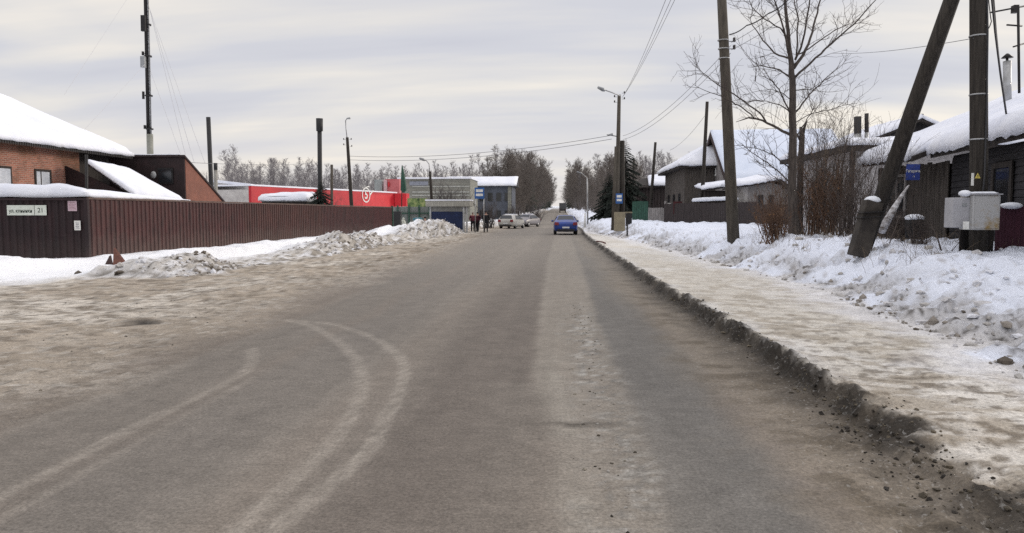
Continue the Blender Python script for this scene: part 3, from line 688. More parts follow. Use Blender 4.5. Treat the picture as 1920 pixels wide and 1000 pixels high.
# plates and notices on the near end
def plate(name, px0, px1, py0, py1, y, label, cat, matl, lines, loc_text=None, group=None):
    a = P(px0, py1, y); b = P(px1, py0, y)
    t = thing(name, label, cat, ((a.x + b.x) / 2, y, a.z), group)
    mm = MB(); mm.box(a.x, b.x, y - .012, y, a.z, b.z); mm.build('plate', matl, t)
    for (body, size, fx, fz, mt, bold, sxx) in lines:
        text('lettering', body, size, mt, (a.x + (b.x - a.x) * fx, y - .016, a.z + (b.z - a.z) * fz), t, bold=bold, sx=sxx)
    return t
YP = 22.37
plate('address_plate', 14, 64, 385, 404, YP, 'white street name plate with dark lettering on the brown fence', 'sign', sign_white, [('ул. клиники', .155, .5, .42, ink, .003, .88)])
plate('number_plate', 66, 87, 385, 404, YP, 'small white house number plate beside the street name plate', 'sign', sign_white, [('21', .20, .5, .48, ink, .001, 1)])
np_ = plate('paper_notice', 128, 144, 377, 396, YP, 'pinkish paper notice pinned high on the fence corner', 'notice', pink_paper, [])
a_ = P(129.5, 394, YP); b_ = P(142.5, 379, YP)
for k in range(5):
    m = MB(); z_ = a_.z + (b_.z - a_.z) * (.12 + .19 * k); m.box(a_.x, b_.x - .02 * (k % 3), YP - .016, YP - .0125, z_, z_ + .012); m.build('print_line', mat('pink_ink', (.30, .17, .20), bump=0), np_)
np2 = plate('paper_notice', 140, 151, 414, 432, YP, 'small white paper notice pinned lower on the fence corner', 'notice', white_paint, [])
a_ = P(141.5, 430, YP); b_ = P(149.5, 416, YP)
for k in range(4):
    m = MB(); z_ = a_.z + (b_.z - a_.z) * (.12 + .22 * k); m.box(a_.x + .02, b_.x - .02, YP - .016, YP - .0125, z_, z_ + .02); m.build('print_line', plain('grey_ink', (.2, .2, .22)), np2)

# flat shed roof behind the near fence, heavy with snow
sh = thing('shed', 'low dark shed behind the near fence with a thick cap of snow', 'shed', (-18, 27, 0))
m = MB(); m.box(-27, -14.95, 22.6, 28.1, 0, 1.95); m.build('wall', shed_dark, sh)
m = MB(); m.prism([(-27, 22.46, 2.08), (-14.7, 22.46, 2.08), (-14.35, 28.2, 2.04), (-27, 28.2, 2.04)], (0, 0, .06)); m.build('roof', fence_dark, sh)
snow_sheet((-27, 22.36, 2.142), (-14.66, 22.36, 2.142), (-14.35, 28.3, 2.102), (-27, 28.3, 2.102), .46, 50, 34, 5, tf=lambda u, v: (1 - .86 * v ** .55) * (1 - .5 * max(0, u - .93) / .07), edge=.22, droop=.05).build('roof_snow', snow_roof, sh)
zc_ = ground_z(-14.9, 22.9)
m = MB(); p0 = P(162.5, 366, 22.75); p1 = P(162, 290, 22.75); m.tube([(p0.x, 22.75, 1.9), p0, p1], .045, 8); single('steel_post', m, dark_metal, 'thin dark steel post rising from the fence corner', 'post', loc=(p0.x, 22.75, 1.9))

# brick house
EX, EZ, SL = -23.15, 4.68, .425
hb_ = thing('brick_house', 'red brick house with a big snow-covered roof behind the fence', 'house', (-28, 32, 0))
WX = EX - .75
m = MB(); m.box(-40, WX, 22.5, 36.0, -.1, EZ - .02); m.build('wall', brick, hb_)
m = MB(); m.box(-40, WX - .35, 36.01, 39.0, -.1, EZ - .02); m.build('porch_wall', dark_wood, hb_)
RX = -33.5; RZ = EZ + SL * (EX - RX)
m = MB(); m.prism([(EX, 22, EZ), (RX, 22, RZ), (RX * 2 - EX, 22, EZ), (RX * 2 - EX, 22, EZ - .12), (RX, 22, RZ - .14), (EX, 22, EZ - .12)], (0, 17.4, 0)); m.build('roof', dark_metal, hb_)
# wavy edge of the roof sheets
m = MB()
for k in range(120):
    y = 22.05 + k * .145
    m.add([(EX + .02, y, EZ - .16), (EX + .02, y + .10, EZ - .16), (EX + .02, y + .10, EZ + .02), (EX + .02, y, EZ + .02), (EX - .5, y, EZ + .02), (EX - .5, y + .10, EZ + .02)], [(0, 1, 2, 3), (3, 2, 5, 4)])
m.build('eave_edge', dark_metal, hb_)
snow_sheet((EX + .05, 22, EZ + .01), (EX + .05, 39.5, EZ + .01), (RX, 39.5, RZ + .01), (RX, 22, RZ + .01), .34, 60, 34, 9, edge=.3, droop=.04).build('roof_snow', snow_roof, hb_)
m = MB(); m.prism([(RX, 39.0, RZ - .2), (EX - .3, 39.0, EZ - .1), (RX * 2 - EX, 39.0, EZ - .1)], (0, -.15, 0)); m.build('gable', dark_wood, hb_)
# window on the road side
a = P(36, 348, 31.4); yw0, yw1 = 32.75, 33.85; zw0, zw1 = 2.2, 3.62
wn = MB(); wn.box(WX, WX + .05, yw0, yw0 + .09, zw0, zw1); wn.box(WX, WX + .05, yw1 - .09, yw1, zw0, zw1); wn.box(WX, WX + .05, yw0 + .09, yw1 - .09, zw1 - .10, zw1); wn.box(WX, WX + .05, yw0 + .09, yw1 - .09, zw0, zw0 + .08)
wo = wn.build('window', dark_wood, hb_)
m = MB(); m.box(WX + .004, WX + .02, yw0 + .09, yw1 - .09, zw0 + .08, zw1 - .1); m.build('pane', glass_pale, wo)
m = MB(); m.box(WX + .021, WX + .04, (yw0 + yw1) / 2 - .16, (yw0 + yw1) / 2 - .12, zw0 + .08, zw1 - .1); m.build('glazing_bar', dark_wood, wo)
wn = MB(); wn.box(WX, WX + .05, 30.4, 31.3, zw0, zw1); wo = wn.build('window', dark_wood, hb_); m = MB(); m.box(WX + .051, WX + .06, 30.5, 31.2, zw0 + .08, zw1 - .1); m.build('pane', glass_pale, wo)
# lean-to over the porch
q0, q1, q2, q3 = P(160, 303, 34.8), P(240, 322, 38.2), P(343, 377, 38.6), P(252, 367, 34.3)
m = MB(); m.prism([q0 - Vector((0, 0, .12)), q1 - Vector((0, 0, .12)), q2 - Vector((0, 0, .12)), q3 - Vector((0, 0, .12))], (0, 0, .1)); m.build('porch_roof', dark_metal, hb_)
snow_sheet(q0, q1, q2, q3, .22, 26, 24, 15, edge=.2, droop=.06).build('porch_snow', snow_roof, hb_)
m = MB(); m.prism([(WX, 34.9, q0.z - .2), (q3.x, 34.7, q3.z - .16), (q3.x, 34.7, 0), (WX, 34.9, 0)], (0, .1, 0)); m.build('porch_shade_fill', shed_dark, hb_)  # dark panel standing in for the shaded interior under the lean-to

# dark brown metal-clad outbuilding with a steep single-pitch roof
c0 = P(346, 294, 40.0); zt = c0.z; ox = c0.x; yb = 44.6
ob = thing('outbuilding', 'brown metal-clad outbuilding with a roof sloping steeply down to the back', 'outbuilding', (ox - 2, 42, 0))
zb = P(412, 381, yb).z
m = MB(); m.box(ox - 4.6, ox - .02, 39.98, 40.06, -.1, zt - .02); m.build('front_wall', shed_dark, ob)  # front darker than the side wall, its shade put into the colour
m = MB(); m.prism([(ox, 40.07, -.1), (ox, yb, -.1), (ox, yb, zb), (ox, 40.07, zt - .03)], (-.08, 0, 0)); m.build('side_wall', shed_brown_lit, ob)  # same cladding in a lighter copy, the light put into the colour
m = MB(); m.prism([(ox + .07, 39.9, zt - .02), (ox + .07, yb + .1, zb), (ox + .07, yb + .1, zb + .1), (ox + .07, 39.9, zt + .09)], (-4.8, 0, 0)); m.build('roof', shed_dark, ob)
snow_sheet((ox - .25, 40.0, zt + .10), (ox - 4.7, 40.0, zt + .10), (ox - 4.7, yb, zb + .1), (ox - .25, yb, zb + .1), .12, 20, 12, 4, edge=.2, droop=.0).build('roof_snow', snow_roof, ob)
a = P(297, 345, 39.97); b = P(325, 315, 39.97)
m = MB(); m.box(a.x, b.x, 39.9, 39.975, a.z, b.z); wo = m.build('window', dark_metal, ob); m = MB(); m.box(a.x + .08, b.x - .08, 39.885, 39.899, a.z + .08, b.z - .08); m.build('pane', glass_dark, wo)
a = P(288, 328, 39.9); m = MB(); m.ell((a.x, 39.9, a.z), (.17, .08, .2)); m.build('lamp', galv, ob)

# ---- cell mast, chimney pipes
bx, by = P(281.5, 285, 100).x, 100.0
ms = thing('cell_mast', 'tall guyed communications mast hung with antennas behind the brick house', 'mast', (bx, by, 0))
m = MB(); m.tube([(bx, by, 0), (bx, by, 12.4)], .42, 12); m.build('base_tube', mat('mast_base', (.27, .27, .24), (.17, .175, .15), rough=.7, scale=.8, bump=0), ms)
m = MB(); m.tube([(bx - .18, by, 12.4), (bx - .18, by, 46)], .25, 10); m.build('pole', dark_metal, ms)
m = MB(); m.tube([(bx + .22, by - .1, 12.4), (bx + .22, by - .1, 46)], .13, 8); m.build('cable_duct', galv, ms)
m = MB()
for k in range(62):
    z = 12.6 + k * .54; m.bar((bx, by - .36, z), (bx + .40, by - .36, z), .04)
m.bar((bx + .02, by - .36, 12.4), (bx + .02, by - .36, 46), .04); m.bar((bx + .38, by - .36, 12.4), (bx + .38, by - .36, 46), .04); m.build('ladder', dark_metal, ms)
for z in (13, 17.5, 22.8, 27, 30.6, 33): m = MB(); m.lathe((bx, by, z), [(.48, 0), (.48, .2)], 12); m.build('collar', dark_metal, ms)
for (px, v0, v1) in ((267.5, 97, 104), (271, 172, 186), (274, 235, 242)):
    a = P(px, v1, by - .3); b = P(px, v0, by - .3); a.x = b.x = bx - (.55, .62, .5)[(v0 > 100) + (v0 > 200)]; m = MB(); m.tube([a, b], .17, 8); m.bar((a.x, by - .3, (a.z + b.z) / 2), (bx, by, (a.z + b.z) / 2), .07); m.build('antenna', dark_metal, ms)
a = P(269, 128, by - .3); b = P(276, 107, by - .3); m = MB(); m.box(bx - .62, bx - .05, by - .9, by - .4, a.z, b.z); m.build('antenna_panel', grey_metal, ms)
a = P(273, 60, by - .3); b = P(286, 30, by - .3); m = MB(); m.box(bx - .5, bx + .1, by - .8, by - .4, a.z, b.z); m.build('antenna_panel', dark_metal, ms)
for (uv, va, z) in (((150, 250), 118, 30.8), ((120, 175), -60, 44)):
    m = MB(); a = P(272, va, by); b = P(uv[0], uv[1], 70); m.tube([a, b], .022, 4); m.build('guy_wire', wire_pale, ms)
for (u0, va, u1) in ((296, -20, 352), (303, -20, 385), (290, 110, 345), (300, -20, 365)):
    m = MB(); a = P(u0, va, 92); b = P(u1, 300, 70); a.x = bx + .3; a.y = by; m.tube([a, b], .022, 4); m.build('guy_wire', wire_pale, ms)

_b = P(281.5, 285, by); _t = P(275.5, 0, by); ms.rotation_euler = (0, math.atan((_t.x - _b.x) / (_t.z - _b.z)), 0); ms.location.x -= math.tan(ms.rotation_euler.y) * _b.z
def pipe(name, label, u0, v0, u1, v1, y, r, matl, cap=None, cat='chimney pipe', zbase=0.0):
    a = P(u0, v0, y); b = P(u1, v1, y); d = (b - a); k = (zbase - b.z) / d.z if abs(d.z) > 1e-6 else 0; e = b + d * k
    t = thing(name, label, cat, (e.x, e.y, e.z))
    m = MB(); m.tube([e, b, a], [r * 1.12, r * 1.05, r], 10); m.build('pipe', matl, t)
    dv = (a - b).normalized()
    if cap == 'band': m = MB(); m.tube([a - dv * 1.0, a - dv * .98, a + dv * .02], [r * 1.1, r * 1.5, r * 1.55], 10); m.build('collar', matl, t)
    if cap == 'hat': m = MB(); m.tube([a - dv * .45, a], [r * 1.1, r * 1.1], 10); m.build('collar', black_iron, t)
    return t
pipe('chimney_pipe', 'slim black steel chimney pipe leaning beside the outbuilding', 390.5, 220, 396, 345, 50, .145, black_iron)
pipe('chimney_pipe', 'short pale chimney pipe with a black top next to the outbuilding roof', 404, 306, 405, 372, 48, .115, concrete, 'hat')
pipe('boiler_chimney', 'tall black chimney with a flared top above the evergreen', 599, 223, 600, 350, 60, .185, black_iron, 'band', 'chimney')
pipe('wooden_stub', 'short grey pole end showing above the red store roof', 622, 309, 622, 350, 75, .14, pole_conc, None, 'pole')

# ---- red supermarket
sm = thing('store', 'long low red supermarket with a white end wall behind the brown fence', 'store', (-24, 78, 0))
s0, s1 = P(467, 349, 65), P(741, 363, 90)
zt = s0.z; d2 = Vector((s1.x - s0.x, s1.y - s0.y, 0)); L = d2.length; d2.normalize(); nn = Vector((d2.y, -d2.x, 0))
def sp_(t, o, z): p = Vector((s0.x, s0.y, 0)) + d2 * t + nn * o; return Vector((p.x, p.y, z))
m = MB(); m.prism([sp_(0, -.05, 0), sp_(L, -.05, 0), sp_(L, -9, 0), sp_(0, -9, 0)], (0, 0, zt - .3)); m.build('wall', pale_wall, sm)
m = MB(); m.prism([sp_(-.03, .25, zt - 1.75), sp_(L * .985, .25, zt - 1.75), sp_(L * .985, -.04, zt - 1.75), sp_(-.03, -.04, zt - 1.75)], (0, 0, 1.75)); fas = m.build('fascia', red_fascia, sm)
m = MB(); m.prism([sp_(L * .70, .26, zt - 1.7), sp_(L * .984, .26, zt - 1.7), sp_(L * .984, .254, zt - 1.7), sp_(L * .70, .254, zt - 1.7)], (0, 0, 1.45)); m.build('fascia_panel', red_bright, fas)
m = MB(); m.prism([sp_(-.1, .28, zt + .01), sp_(L, .28, zt + .01), sp_(L, -9.1, zt + .01), sp_(-.1, -9.1, zt + .01)], (0, 0, .14)); m.build('roof_snow', snow_roof, sm)
e0 = P(741, 363, 89.6); e1 = P(763, 366, 89.6); zbm = P(741, 387, 89.6).z
m = MB(); m.box(e0.x, e1.x, 89.2, 91, zbm, e0.z); m.build('entrance_canopy', red_bright, sm)  # brighter red than the fascia: light on the front put into the colour
m = MB(); m.box(e0.x - .45, e0.x - .01, 89.3, 91, zbm, e0.z - .02); m.build('canopy_return', mat('red_deep', (.22, .006, .012), bump=0), sm)
w0 = P(398, 343, 68.5)
m = MB(); m.prism([sp_(0, -.06, 0), (w0.x, w0.y, 0), (w0.x, w0.y, w0.z + .05), sp_(0, -.06, zt - .02)], (0, .2, 0)); m.build('end_wall', pale_wall, sm)
m = MB(); m.prism([sp_(0, -.06, zt), (w0.x, w0.y - .1, w0.z + .05), (w0.x, w0.y - .1, w0.z + .3), sp_(0, -.06, zt + .2)], (0, 1.2, 0)); m.build('end_roof_snow', snow_roof, sm)
# round emblem: outlined disc with a 5 and a little tail
ce = P(677, 366, 83.3); t_ = (ce - Vector((s0.x, s0.y, 0))); tt = t_.x * d2.x + t_.y * d2.y
em = MB(); nseg = 22
def ep(r, a, o=.30): return sp_(tt + r * math.cos(a), o, ce.z + r * math.sin(a))
for k in range(nseg):
    a0 = 2 * math.pi * k / nseg; a1 = 2 * math.pi * (k + 1) / nseg
    em.quad(ep(.86, a0), ep(.86, a1), ep(.72, a1), ep(.72, a0))
em_o = em.build('emblem', white_paint, fas)
ang = math.atan2(d2.y, d2.x)
text('lettering', '5', 1.35, white_paint, sp_(tt, .31, ce.z), em_o, rot=(math.pi / 2, 0, ang), bold=.03)
m = MB(); m.quad(sp_(tt + .8, .3, ce.z + .15), sp_(tt + 1.5, .3, ce.z + .62), sp_(tt + 1.62, .3, ce.z + .5), sp_(tt + .86, .3, ce.z - .05))
m.quad(sp_(tt - .2, .3, ce.z + .86), sp_(tt + .6, .3, ce.z + 1.05), sp_(tt + .75, .3, ce.z + .92), sp_(tt + .1, .3, ce.z + .86)); m.build('flourish', white_paint, em_o)
for k in range(6):
    t0 = L * (.18 + .12 * k); m = MB(); m.prism([sp_(t0, .02, .6), sp_(t0 + 2.2, .02, .6), sp_(t0 + 2.2, -.04, .6), sp_(t0, -.04, .6)], (0, 0, 1.5)); m.build('window', glass_dark, sm)

# small snow-topped shed in front of the store
a = P(487, 378, 58); b = P(577, 378, 58)
gs = thing('garden_shed', 'small shed with a rounded snowy roof against the red store', 'shed', ((a.x + b.x) / 2, 59, 0))
m = MB(); m.box(a.x + .12, b.x - .12, 58.1, 60.4, 0, a.z); m.build('wall', dark_wood, gs)
z0 = a.z; m = MB(); m.prism([(a.x, 57.9, z0), (a.x + .7, 57.9, z0 + .42), (b.x - .2, 57.9, z0 + .40), (b.x, 57.9, z0)], (0, 2.7, 0)); m.build('roof', grey_metal, gs)
snow_sheet((a.x - .05, 57.8, z0 + .12), (b.x + .05, 57.8, z0 + .12), (b.x - .1, 60.6, z0 + .4), (a.x + .2, 60.6, z0 + .4), .42, 24, 10, 31, edge=.35).build('roof_snow', snow_roof, gs)

# red tower block of signs, pale annex, beige building, blue building
a = P(712, 336, 96); b = P(749, 362, 96); zg = float(rise(96))
rb = thing('sign_tower', 'small pink and red rooftop block behind the store entrance', 'building', ((a.x + b.x) / 2, 97, zg))
m = MB(); m.box(P(722, 340, 96).x, b.x, 96, 99, 0, a.z); m.build('wall', pink_wall, rb)
m = MB(); m.box(P(720, 340, 96).x, P(726, 340, 96).x, 95.8, 95.99, b.z - .5, a.z - .1); m.build('white_stripe', mat('pink_pale', (.62, .42, .44), bump=0), rb)
m = MB(); m.box(P(728, 340, 96).x, P(730.5, 340, 96).x, 95.8, 95.99, P(0, 352, 96).z, P(0, 344, 96).z); m.build('mark', red_bright, rb)
m = MB(); m.box(P(702, 340, 97).x, P(716, 340, 97).x, 97, 98.4, 0, P(0, 339, 97).z); m.build('annex', mat('annex_pale', (.34, .38, .38), bump=0), rb)
a = P(748, 336, 112); b = P(882, 420, 112); zg = float(rise(112))
bb = thing('building', 'two-storey greenish beige building with banded walls beyond the bus shelter', 'building', ((a.x + b.x) / 2, 116, zg))
m = MB(); m.box(a.x, b.x, 112, 122, 0, a.z); m.build('wall', beige_wall, bb)
m = MB(); m.box(a.x - .2, b.x + .2, 111.6, 122.3, a.z + .01, a.z + .25); m.build('roof_snow', snow_roof, bb)
for k in range(3): z = P(0, (353, 363, 369)[k], 112).z; m = MB(); m.box(a.x + 2, b.x - .1, 111.9, 111.99, z, z + .2); m.build('cladding_band', mat('band_grey', (.40, .41, .38), bump=0), bb)
c = P(768, 338, 112); d = P(803, 348, 112); m = MB(); m.box(c.x, d.x, 111.85, 111.99, d.z, c.z - .2); m.build('window', mat('window_grey', (.26, .28, .33), rough=.2, bump=0), bb)
for k in range(4):
    x = a.x + 3.2 + 2 * k; m = MB(); m.box(x, x + 1.1, 111.8, 111.98, 2.2, 3.4); m.build('window', glass_dark, bb)
a = P(880, 349, 128); b = P(960, 420, 128); zg = float(rise(128))
bl = thing('building', 'long grey-blue building with a snow-covered roof behind the bus stop sign', 'building', ((a.x + b.x) / 2, 133, zg))
m = MB(); m.box(a.x - 4, b.x, 128, 138, 0, a.z); m.build('wall', blue_wall, bl)
zr = P(0, 336, 133).z
m = MB(); m.prism([(a.x - 4.5, 127.5, a.z), (a.x - 4.5, 133, zr), (a.x - 4.5, 138.5, a.z)], (b.x - a.x + 5.2, 0, 0)); m.build('roof', dark_metal, bl)
snow_sheet((a.x - 4.6, 127.4, a.z + .02), (b.x + .8, 127.4, a.z + .02), (b.x + .8, 133, zr + .02), (a.x - 4.6, 133, zr + .02), .35, 30, 8, 41, edge=.3).build('roof_snow', snow_roof, bl)
for k in range(5):
    x = a.x + .3 + k * 1.45; m = MB(); m.box(x, x + .8, 127.9, 127.98, a.z - 2.6, a.z - 1.2); m.build('window', glass_dark, bl)
    m = MB(); m.box(x, x + .8, 127.9, 127.98, a.z - 5.4, a.z - 4.2); m.build('window', glass_dark, bl)
m = MB(); m.box(b.x - .7, b.x - .1, 127.8, 127.98, 0, a.z - .1); m.build('corner_panel', beige_wall, bl)

# fence, bins and banner between the brown fence and the shelter
gf = thing('metal_fence', 'grey-green metal fence between the brown fence and the bus shelter', 'fence', (-14, 70, 0))
a = P(738, 388, 70); b = P(806, 392, 70)
m = ribbed((a.x, 70), (b.x, 70), 0, a.z, .25); m.build('panel', grey_fence, gf)
for u in (746, 767, 786, 805):
    x = P(u, 390, 69.9).x; m = MB(); m.box(x - .06, x + .06, 69.8, 69.92, 0, a.z + .15); m.build('post', green_paint, gf)
m = MB(); m.box(a.x, b.x, 69.85, 69.95, 1.55, 1.65); m.build('rail', green_paint, gf)
a = P(764, 391, 74); b = P(800, 372, 74); bn = thing('banner', 'banner printed with yellow-green foliage beside the shelter roof', 'banner', ((a.x + b.x) / 2, 74, 0))
m = MB(); m.box(a.x, b.x, 74, 74.05, a.z, b.z); m.build('print', banner_print, bn)
for x in (a.x + .1, b.x - .1): m = MB(); m.tube([(x, 74.1, 0), (x, 74.1, b.z)], .05, 6); m.build('post', galv, bn)
a = P(774, 431, 66); b = P(793, 411, 66); tb = thing('bin', 'teal waste bin half hidden by the ploughed snow', 'bin', ((a.x + b.x) / 2, 66, .2))
m = MB(); m.lathe(((a.x + b.x) / 2, 66, .2), [(.33, 0), (.42, .85), (.42, .9)], 14); m.build('body', teal_paint, tb)
m = MB(); m.lathe(((a.x + b.x) / 2, 66, 1.101), [(.45, 0), (.40, .06), (.2, .10)], 14); m.build('lid', teal_paint, tb)
c = P(756, 434, 62); m = MB(); m.ell((c.x, 62, .62), (.26, .22, .48), 12, 8); m.ell((c.x + .03, 62, 1.10), (.10, .10, .14), 8, 5); single('sack', m, pale_sack, 'pale sack standing at the end of the brown fence', 'sack', loc=(c.x, 62, .15))
c = P(744, 430, 60.5); m = MB(); m.box(c.x - .33, c.x + .33, 60.3, 60.9, 0, 1.75); single('cabinet', m, black_iron, 'dark upright cabinet at the far end of the brown fence', 'cabinet', loc=(c.x, 60.6, 0), bevel=.03)
# dark green furled flag on a pole
a = P(754, 310, 78); b = P(752, 362, 78); fg = thing('flag', 'furled dark green flag on a pole above the store entrance', 'flag', (b.x, 78, 0))
m = MB(); m.tube([(b.x, 78, 0), (a.x, 78, a.z)], [.06, .04], 6); m.build('pole', dark_metal, fg)
m = MB(); m.tube([a + Vector((.0, 0, -.1)), a + Vector((.05, 0, -.7)), a + Vector((.10, 0, -1.6)), a + Vector((.12, 0, -2.6)), a + Vector((.10, 0, -2.9))], [.06, .16, .27, .33, .10], 7); m.build('cloth', green_paint, fg)

# bus shelter
ys = 60.0
a = P(799, 390, ys); b = P(882, 376, ys); zr = P(0, 388, ys).z; zr2 = P(0, 376.5, ys).z
bs = thing('bus_shelter', 'bus shelter with dark blue back wall and grey flat roof', 'bus shelter', ((a.x + b.x) / 2, ys + .8, 0))
m = MB(); m.box(a.x, b.x, ys - .3, ys + 1.9, zr, zr2 - .06); m.build('roof', mat('shelter_roof', (.36, .35, .31), (.24, .235, .21), rough=.9, scale=2.5, stretch=(4, 1, 1)), bs, .03)
m = MB(); m.box(a.x - .03, b.x + .03, ys - .33, ys + 1.93, zr2 - .055, zr2 + .05); m.build('roof_snow', snow_roof, bs)
c = P(807, 433, ys); d = P(868, 397, ys)
m = MB(); m.box(c.x, d.x, ys, ys + .06, 0.02, d.z); m.build('back_wall', shelter_blue, bs)
m = MB(); m.box(c.x + .05, d.x - .05, ys + .02, ys + .05, d.z + .004, zr - .004); m.build('upper_glazing', mat('glazing_dull', (.22, .22, .21), (.15, .15, .14), rough=.3, bump=0), bs)
for u in (807, 869.5, 875):
    x = P(u, 400, ys).x; m = MB(); m.box(x - .07, x + .07, ys - .02 - (.0 if u > 870 else .03), ys + .12, 0, zr - .003); m.build('post', galv, bs)
m = MB(); m.box(c.x, c.x + .06, ys + .125, ys + 1.7, .02, d.z); m.build('side_wall', shelter_blue, bs)
m = MB(); m.box(c.x + .3, d.x - .3, ys + .35, ys + .75, .42, .47); m.build('bench', plank_wood, bs)

def bus_sign(name, label, u0, u1, v0, v1, y, poles):
    a = P(u0, v1, y); b = P(u1, v0, y); w_ = b.x - a.x; h_ = b.z - a.z
    t = thing(name, label, 'bus stop sign', ((a.x + b.x) / 2, y, 0))
    m = MB(); m.box(a.x, b.x, y - .03, y, a.z, b.z); pl = m.build('plate', bus_blue, t)
    m = MB(); yy = y - .034
    m.box(a.x + w_ * .14, b.x - w_ * .14, yy, y - .0305, a.z + h_ * .60, a.z + h_ * .84)        # bus: upper deck line
    m.box(a.x + w_ * .14, b.x - w_ * .14, yy, y - .0305, a.z + h_ * .24, a.z + h_ * .46)
    m.build('pictogram', white_paint, pl)
    if poles:
        for x in poles: m = MB(); m.tube([(x, y + .05, 0), (x, y + .05, b.z)], .04, 8); m.build('post', galv, t)
    return t
xx = [P(891, 380, 61).x, P(907, 380, 61).x]
bus_sign('bus_stop_sign', 'blue and white bus stop sign on two posts above the waiting people', 890, 908, 352, 373, 61, xx)

# leaning brown boards and a snow-dusted sledge at the corner
zc_ = ground_z(-13.2, 20.0)
a = P(183, 516, 20.2); m = MB()
m.prism([P(213, 466, 20.9), P(243, 506, 20.3), P(236, 512, 20.2), P(211, 514, 20.2)], (.02, .05, .02)); single('plywood_sheet', m, board_red, 'torn rust-brown board leaning upright in the snow at the fence corner', 'board', loc=P(225, 512, 20.2))
m = MB(); m.prism([P(205, 480, 20.95), P(212, 512, 20.35), P(186, 517, 20.3)], (.02, .06, .02)); single('plywood_sheet', m, mat('board_dark', (.05, .028, .025), rough=.85), 'darker broken board slumped against the brown fence corner', 'board', loc=P(196, 515, 20.3))
sl = thing('sledge', 'small tipped sledge with dark runners and snow on its seat', 'sledge', P(188, 518, 19.6))
m = MB(); m.prism([P(180, 512, 19.7), P(203, 508, 19.7), P(198, 500, 20.0), P(184, 503, 20.0)], (0, .02, .03)); m.build('seat', white_paint, sl)
m = MB(); m.tube([P(171, 525, 19.5), P(174, 517, 19.6), P(181, 513, 19.65), P(204, 512, 19.7), P(215, 514, 19.7)], .035, 6); m.build('runner', dark_metal, sl)
m = MB(); m.tube([P(173, 521, 19.8), P(184, 506, 20.0), P(200, 500, 20.1)], .03, 6); m.build('runner', dark_metal, sl)
# ------------------------------------------------------------------ RIGHT SIDE
def wall_planks(mb, a, b, z0, z1, pitch=.16, gap=.012, t=.03):
    a = Vector((a[0], a[1], 0)); b = Vector((b[0], b[1], 0)); L = (b - a).length; d = (b - a) / L; n = Vector((d.y, -d.x, 0)); k = int(L / pitch)
    for i in range(k):
        p = a + d * (i * L / k); q = a + d * ((i + 1) * L / k - gap); o = n * (t + rnd.uniform(0, .012)); h = rnd.uniform(-.03, .03)
        mb.prism([(p.x, p.y, z0), (q.x, q.y, z0), (q.x + o.x, q.y + o.y, z0), (p.x + o.x, p.y + o.y, z0)], (0, 0, z1 - z0 + h))
    return mb

# dark wooden house on the right with the deep snowy roof
hf = thing('wooden_house', 'dark weathered wooden house with a deep snow roof behind the cabinet', 'house', (13, 19, .5))
E2, E1, E0 = P(1920, 245, 15.5), P(1745, 286, 21.0), P(1617, 305, 24.4)
dv = (E2 - E1).normalized(); E3 = E2 + dv * 5.0
T0 = Vector((17.0, 24.4, 3.2 + (17.0 - E0.x) * .415)); slope = Vector((7.0, .9, 2.85))
RF = E3 + slope; RM = E1 + slope
def dn(p, k): return p - Vector((0, 0, k))
m = MB(); m.prism([E3, E1, RM, RF], (0, 0, -.16)); m.build('roof', dark_wood, hf)
snow_sheet(E3 + Vector((-.08, 0, .01)), E1 + Vector((-.08, .15, .01)), RM + Vector((0, .15, .01)), RF + Vector((0, 0, .01)), .32, 46, 30, 51, edge=.35, droop=.10).build('roof_snow', snow_roof, hf)
# porch part: lower eave, same slope
PE1 = Vector((E1.x - .45, E1.y + .02, E1.z - .10)); PT1 = Vector((17.0, 21.05, E1.z - .1 + (17.0 - PE1.x) * .405)); 
m = MB(); m.prism([PE1, E0, T0, PT1], (0, 0, -.14)); m.build('porch_roof', dark_wood, hf)
snow_sheet(PE1 + Vector((-.1, .1, .01)), E0 + Vector((-.1, .15, .01)), T0 + Vector((0, .15, .01)), PT1 + Vector((0, .1, .01)), .27, 24, 34, 53, edge=.32, droop=.12).build('porch_snow', snow_roof, hf)
wx = E1.x + .45
W3, W1 = E3 + Vector((.55, 0, 0)), E1 + Vector((.55, -.1, 0))
m = MB(); L = (W1 - W3).length
m.prism([(W3.x, W3.y, .2), (W1.x, W1.y, .2), (W1.x + 6, W1.y + .8, .2), (W3.x + 6, W3.y + .8, .2)], (0, 0, E1.z - .2 - .1)); wall = m.build('wall', house_wood, hf)
m = MB(); d = (W1 - W3).normalized(); n = Vector((-d.y, d.x, 0)); n = n if n.x < 0 else -n
for k in range(17):
    z = .3 + k * .165; a = W3 + n * .035; b = W1 + n * .035; a.z = b.z = z
    m.prism([a, b, b + Vector((0, 0, .15)) - n * .02, a + Vector((0, 0, .15)) - n * .02], -n * .03)
m.build('clapboard', house_wood, wall)
for t0 in (.42, .68):
    c = W3.lerp(W1, t0) + n * .06; a = c - d * .5; b = c + d * .5
    m = MB(); 
    for (s0_, s1_, z0, z1) in ((-.55, -.42, 1.5, 2.75), (.42, .55, 1.5, 2.75), (-.42, .42, 2.62, 2.75), (-.42, .42, 1.5, 1.6)):
        m.prism([c + d * s0_ + Vector((0, 0, z0 - c.z)), c + d * s1_ + Vector((0, 0, z0 - c.z)), c + d * s1_ + Vector((0, 0, z1 - c.z)), c + d * s0_ + Vector((0, 0, z1 - c.z))], n * .04)
    wo = m.build('window', dark_wood, hf); m = MB(); m.prism([c - d * .41 + Vector((0, 0, 1.61 - c.z)), c + d * .41 + Vector((0, 0, 1.61 - c.z)), c + d * .41 + Vector((0, 0, 2.61 - c.z)), c - d * .41 + Vector((0, 0, 2.61 - c.z))], n * .01); m.build('pane', glass_dark, wo)
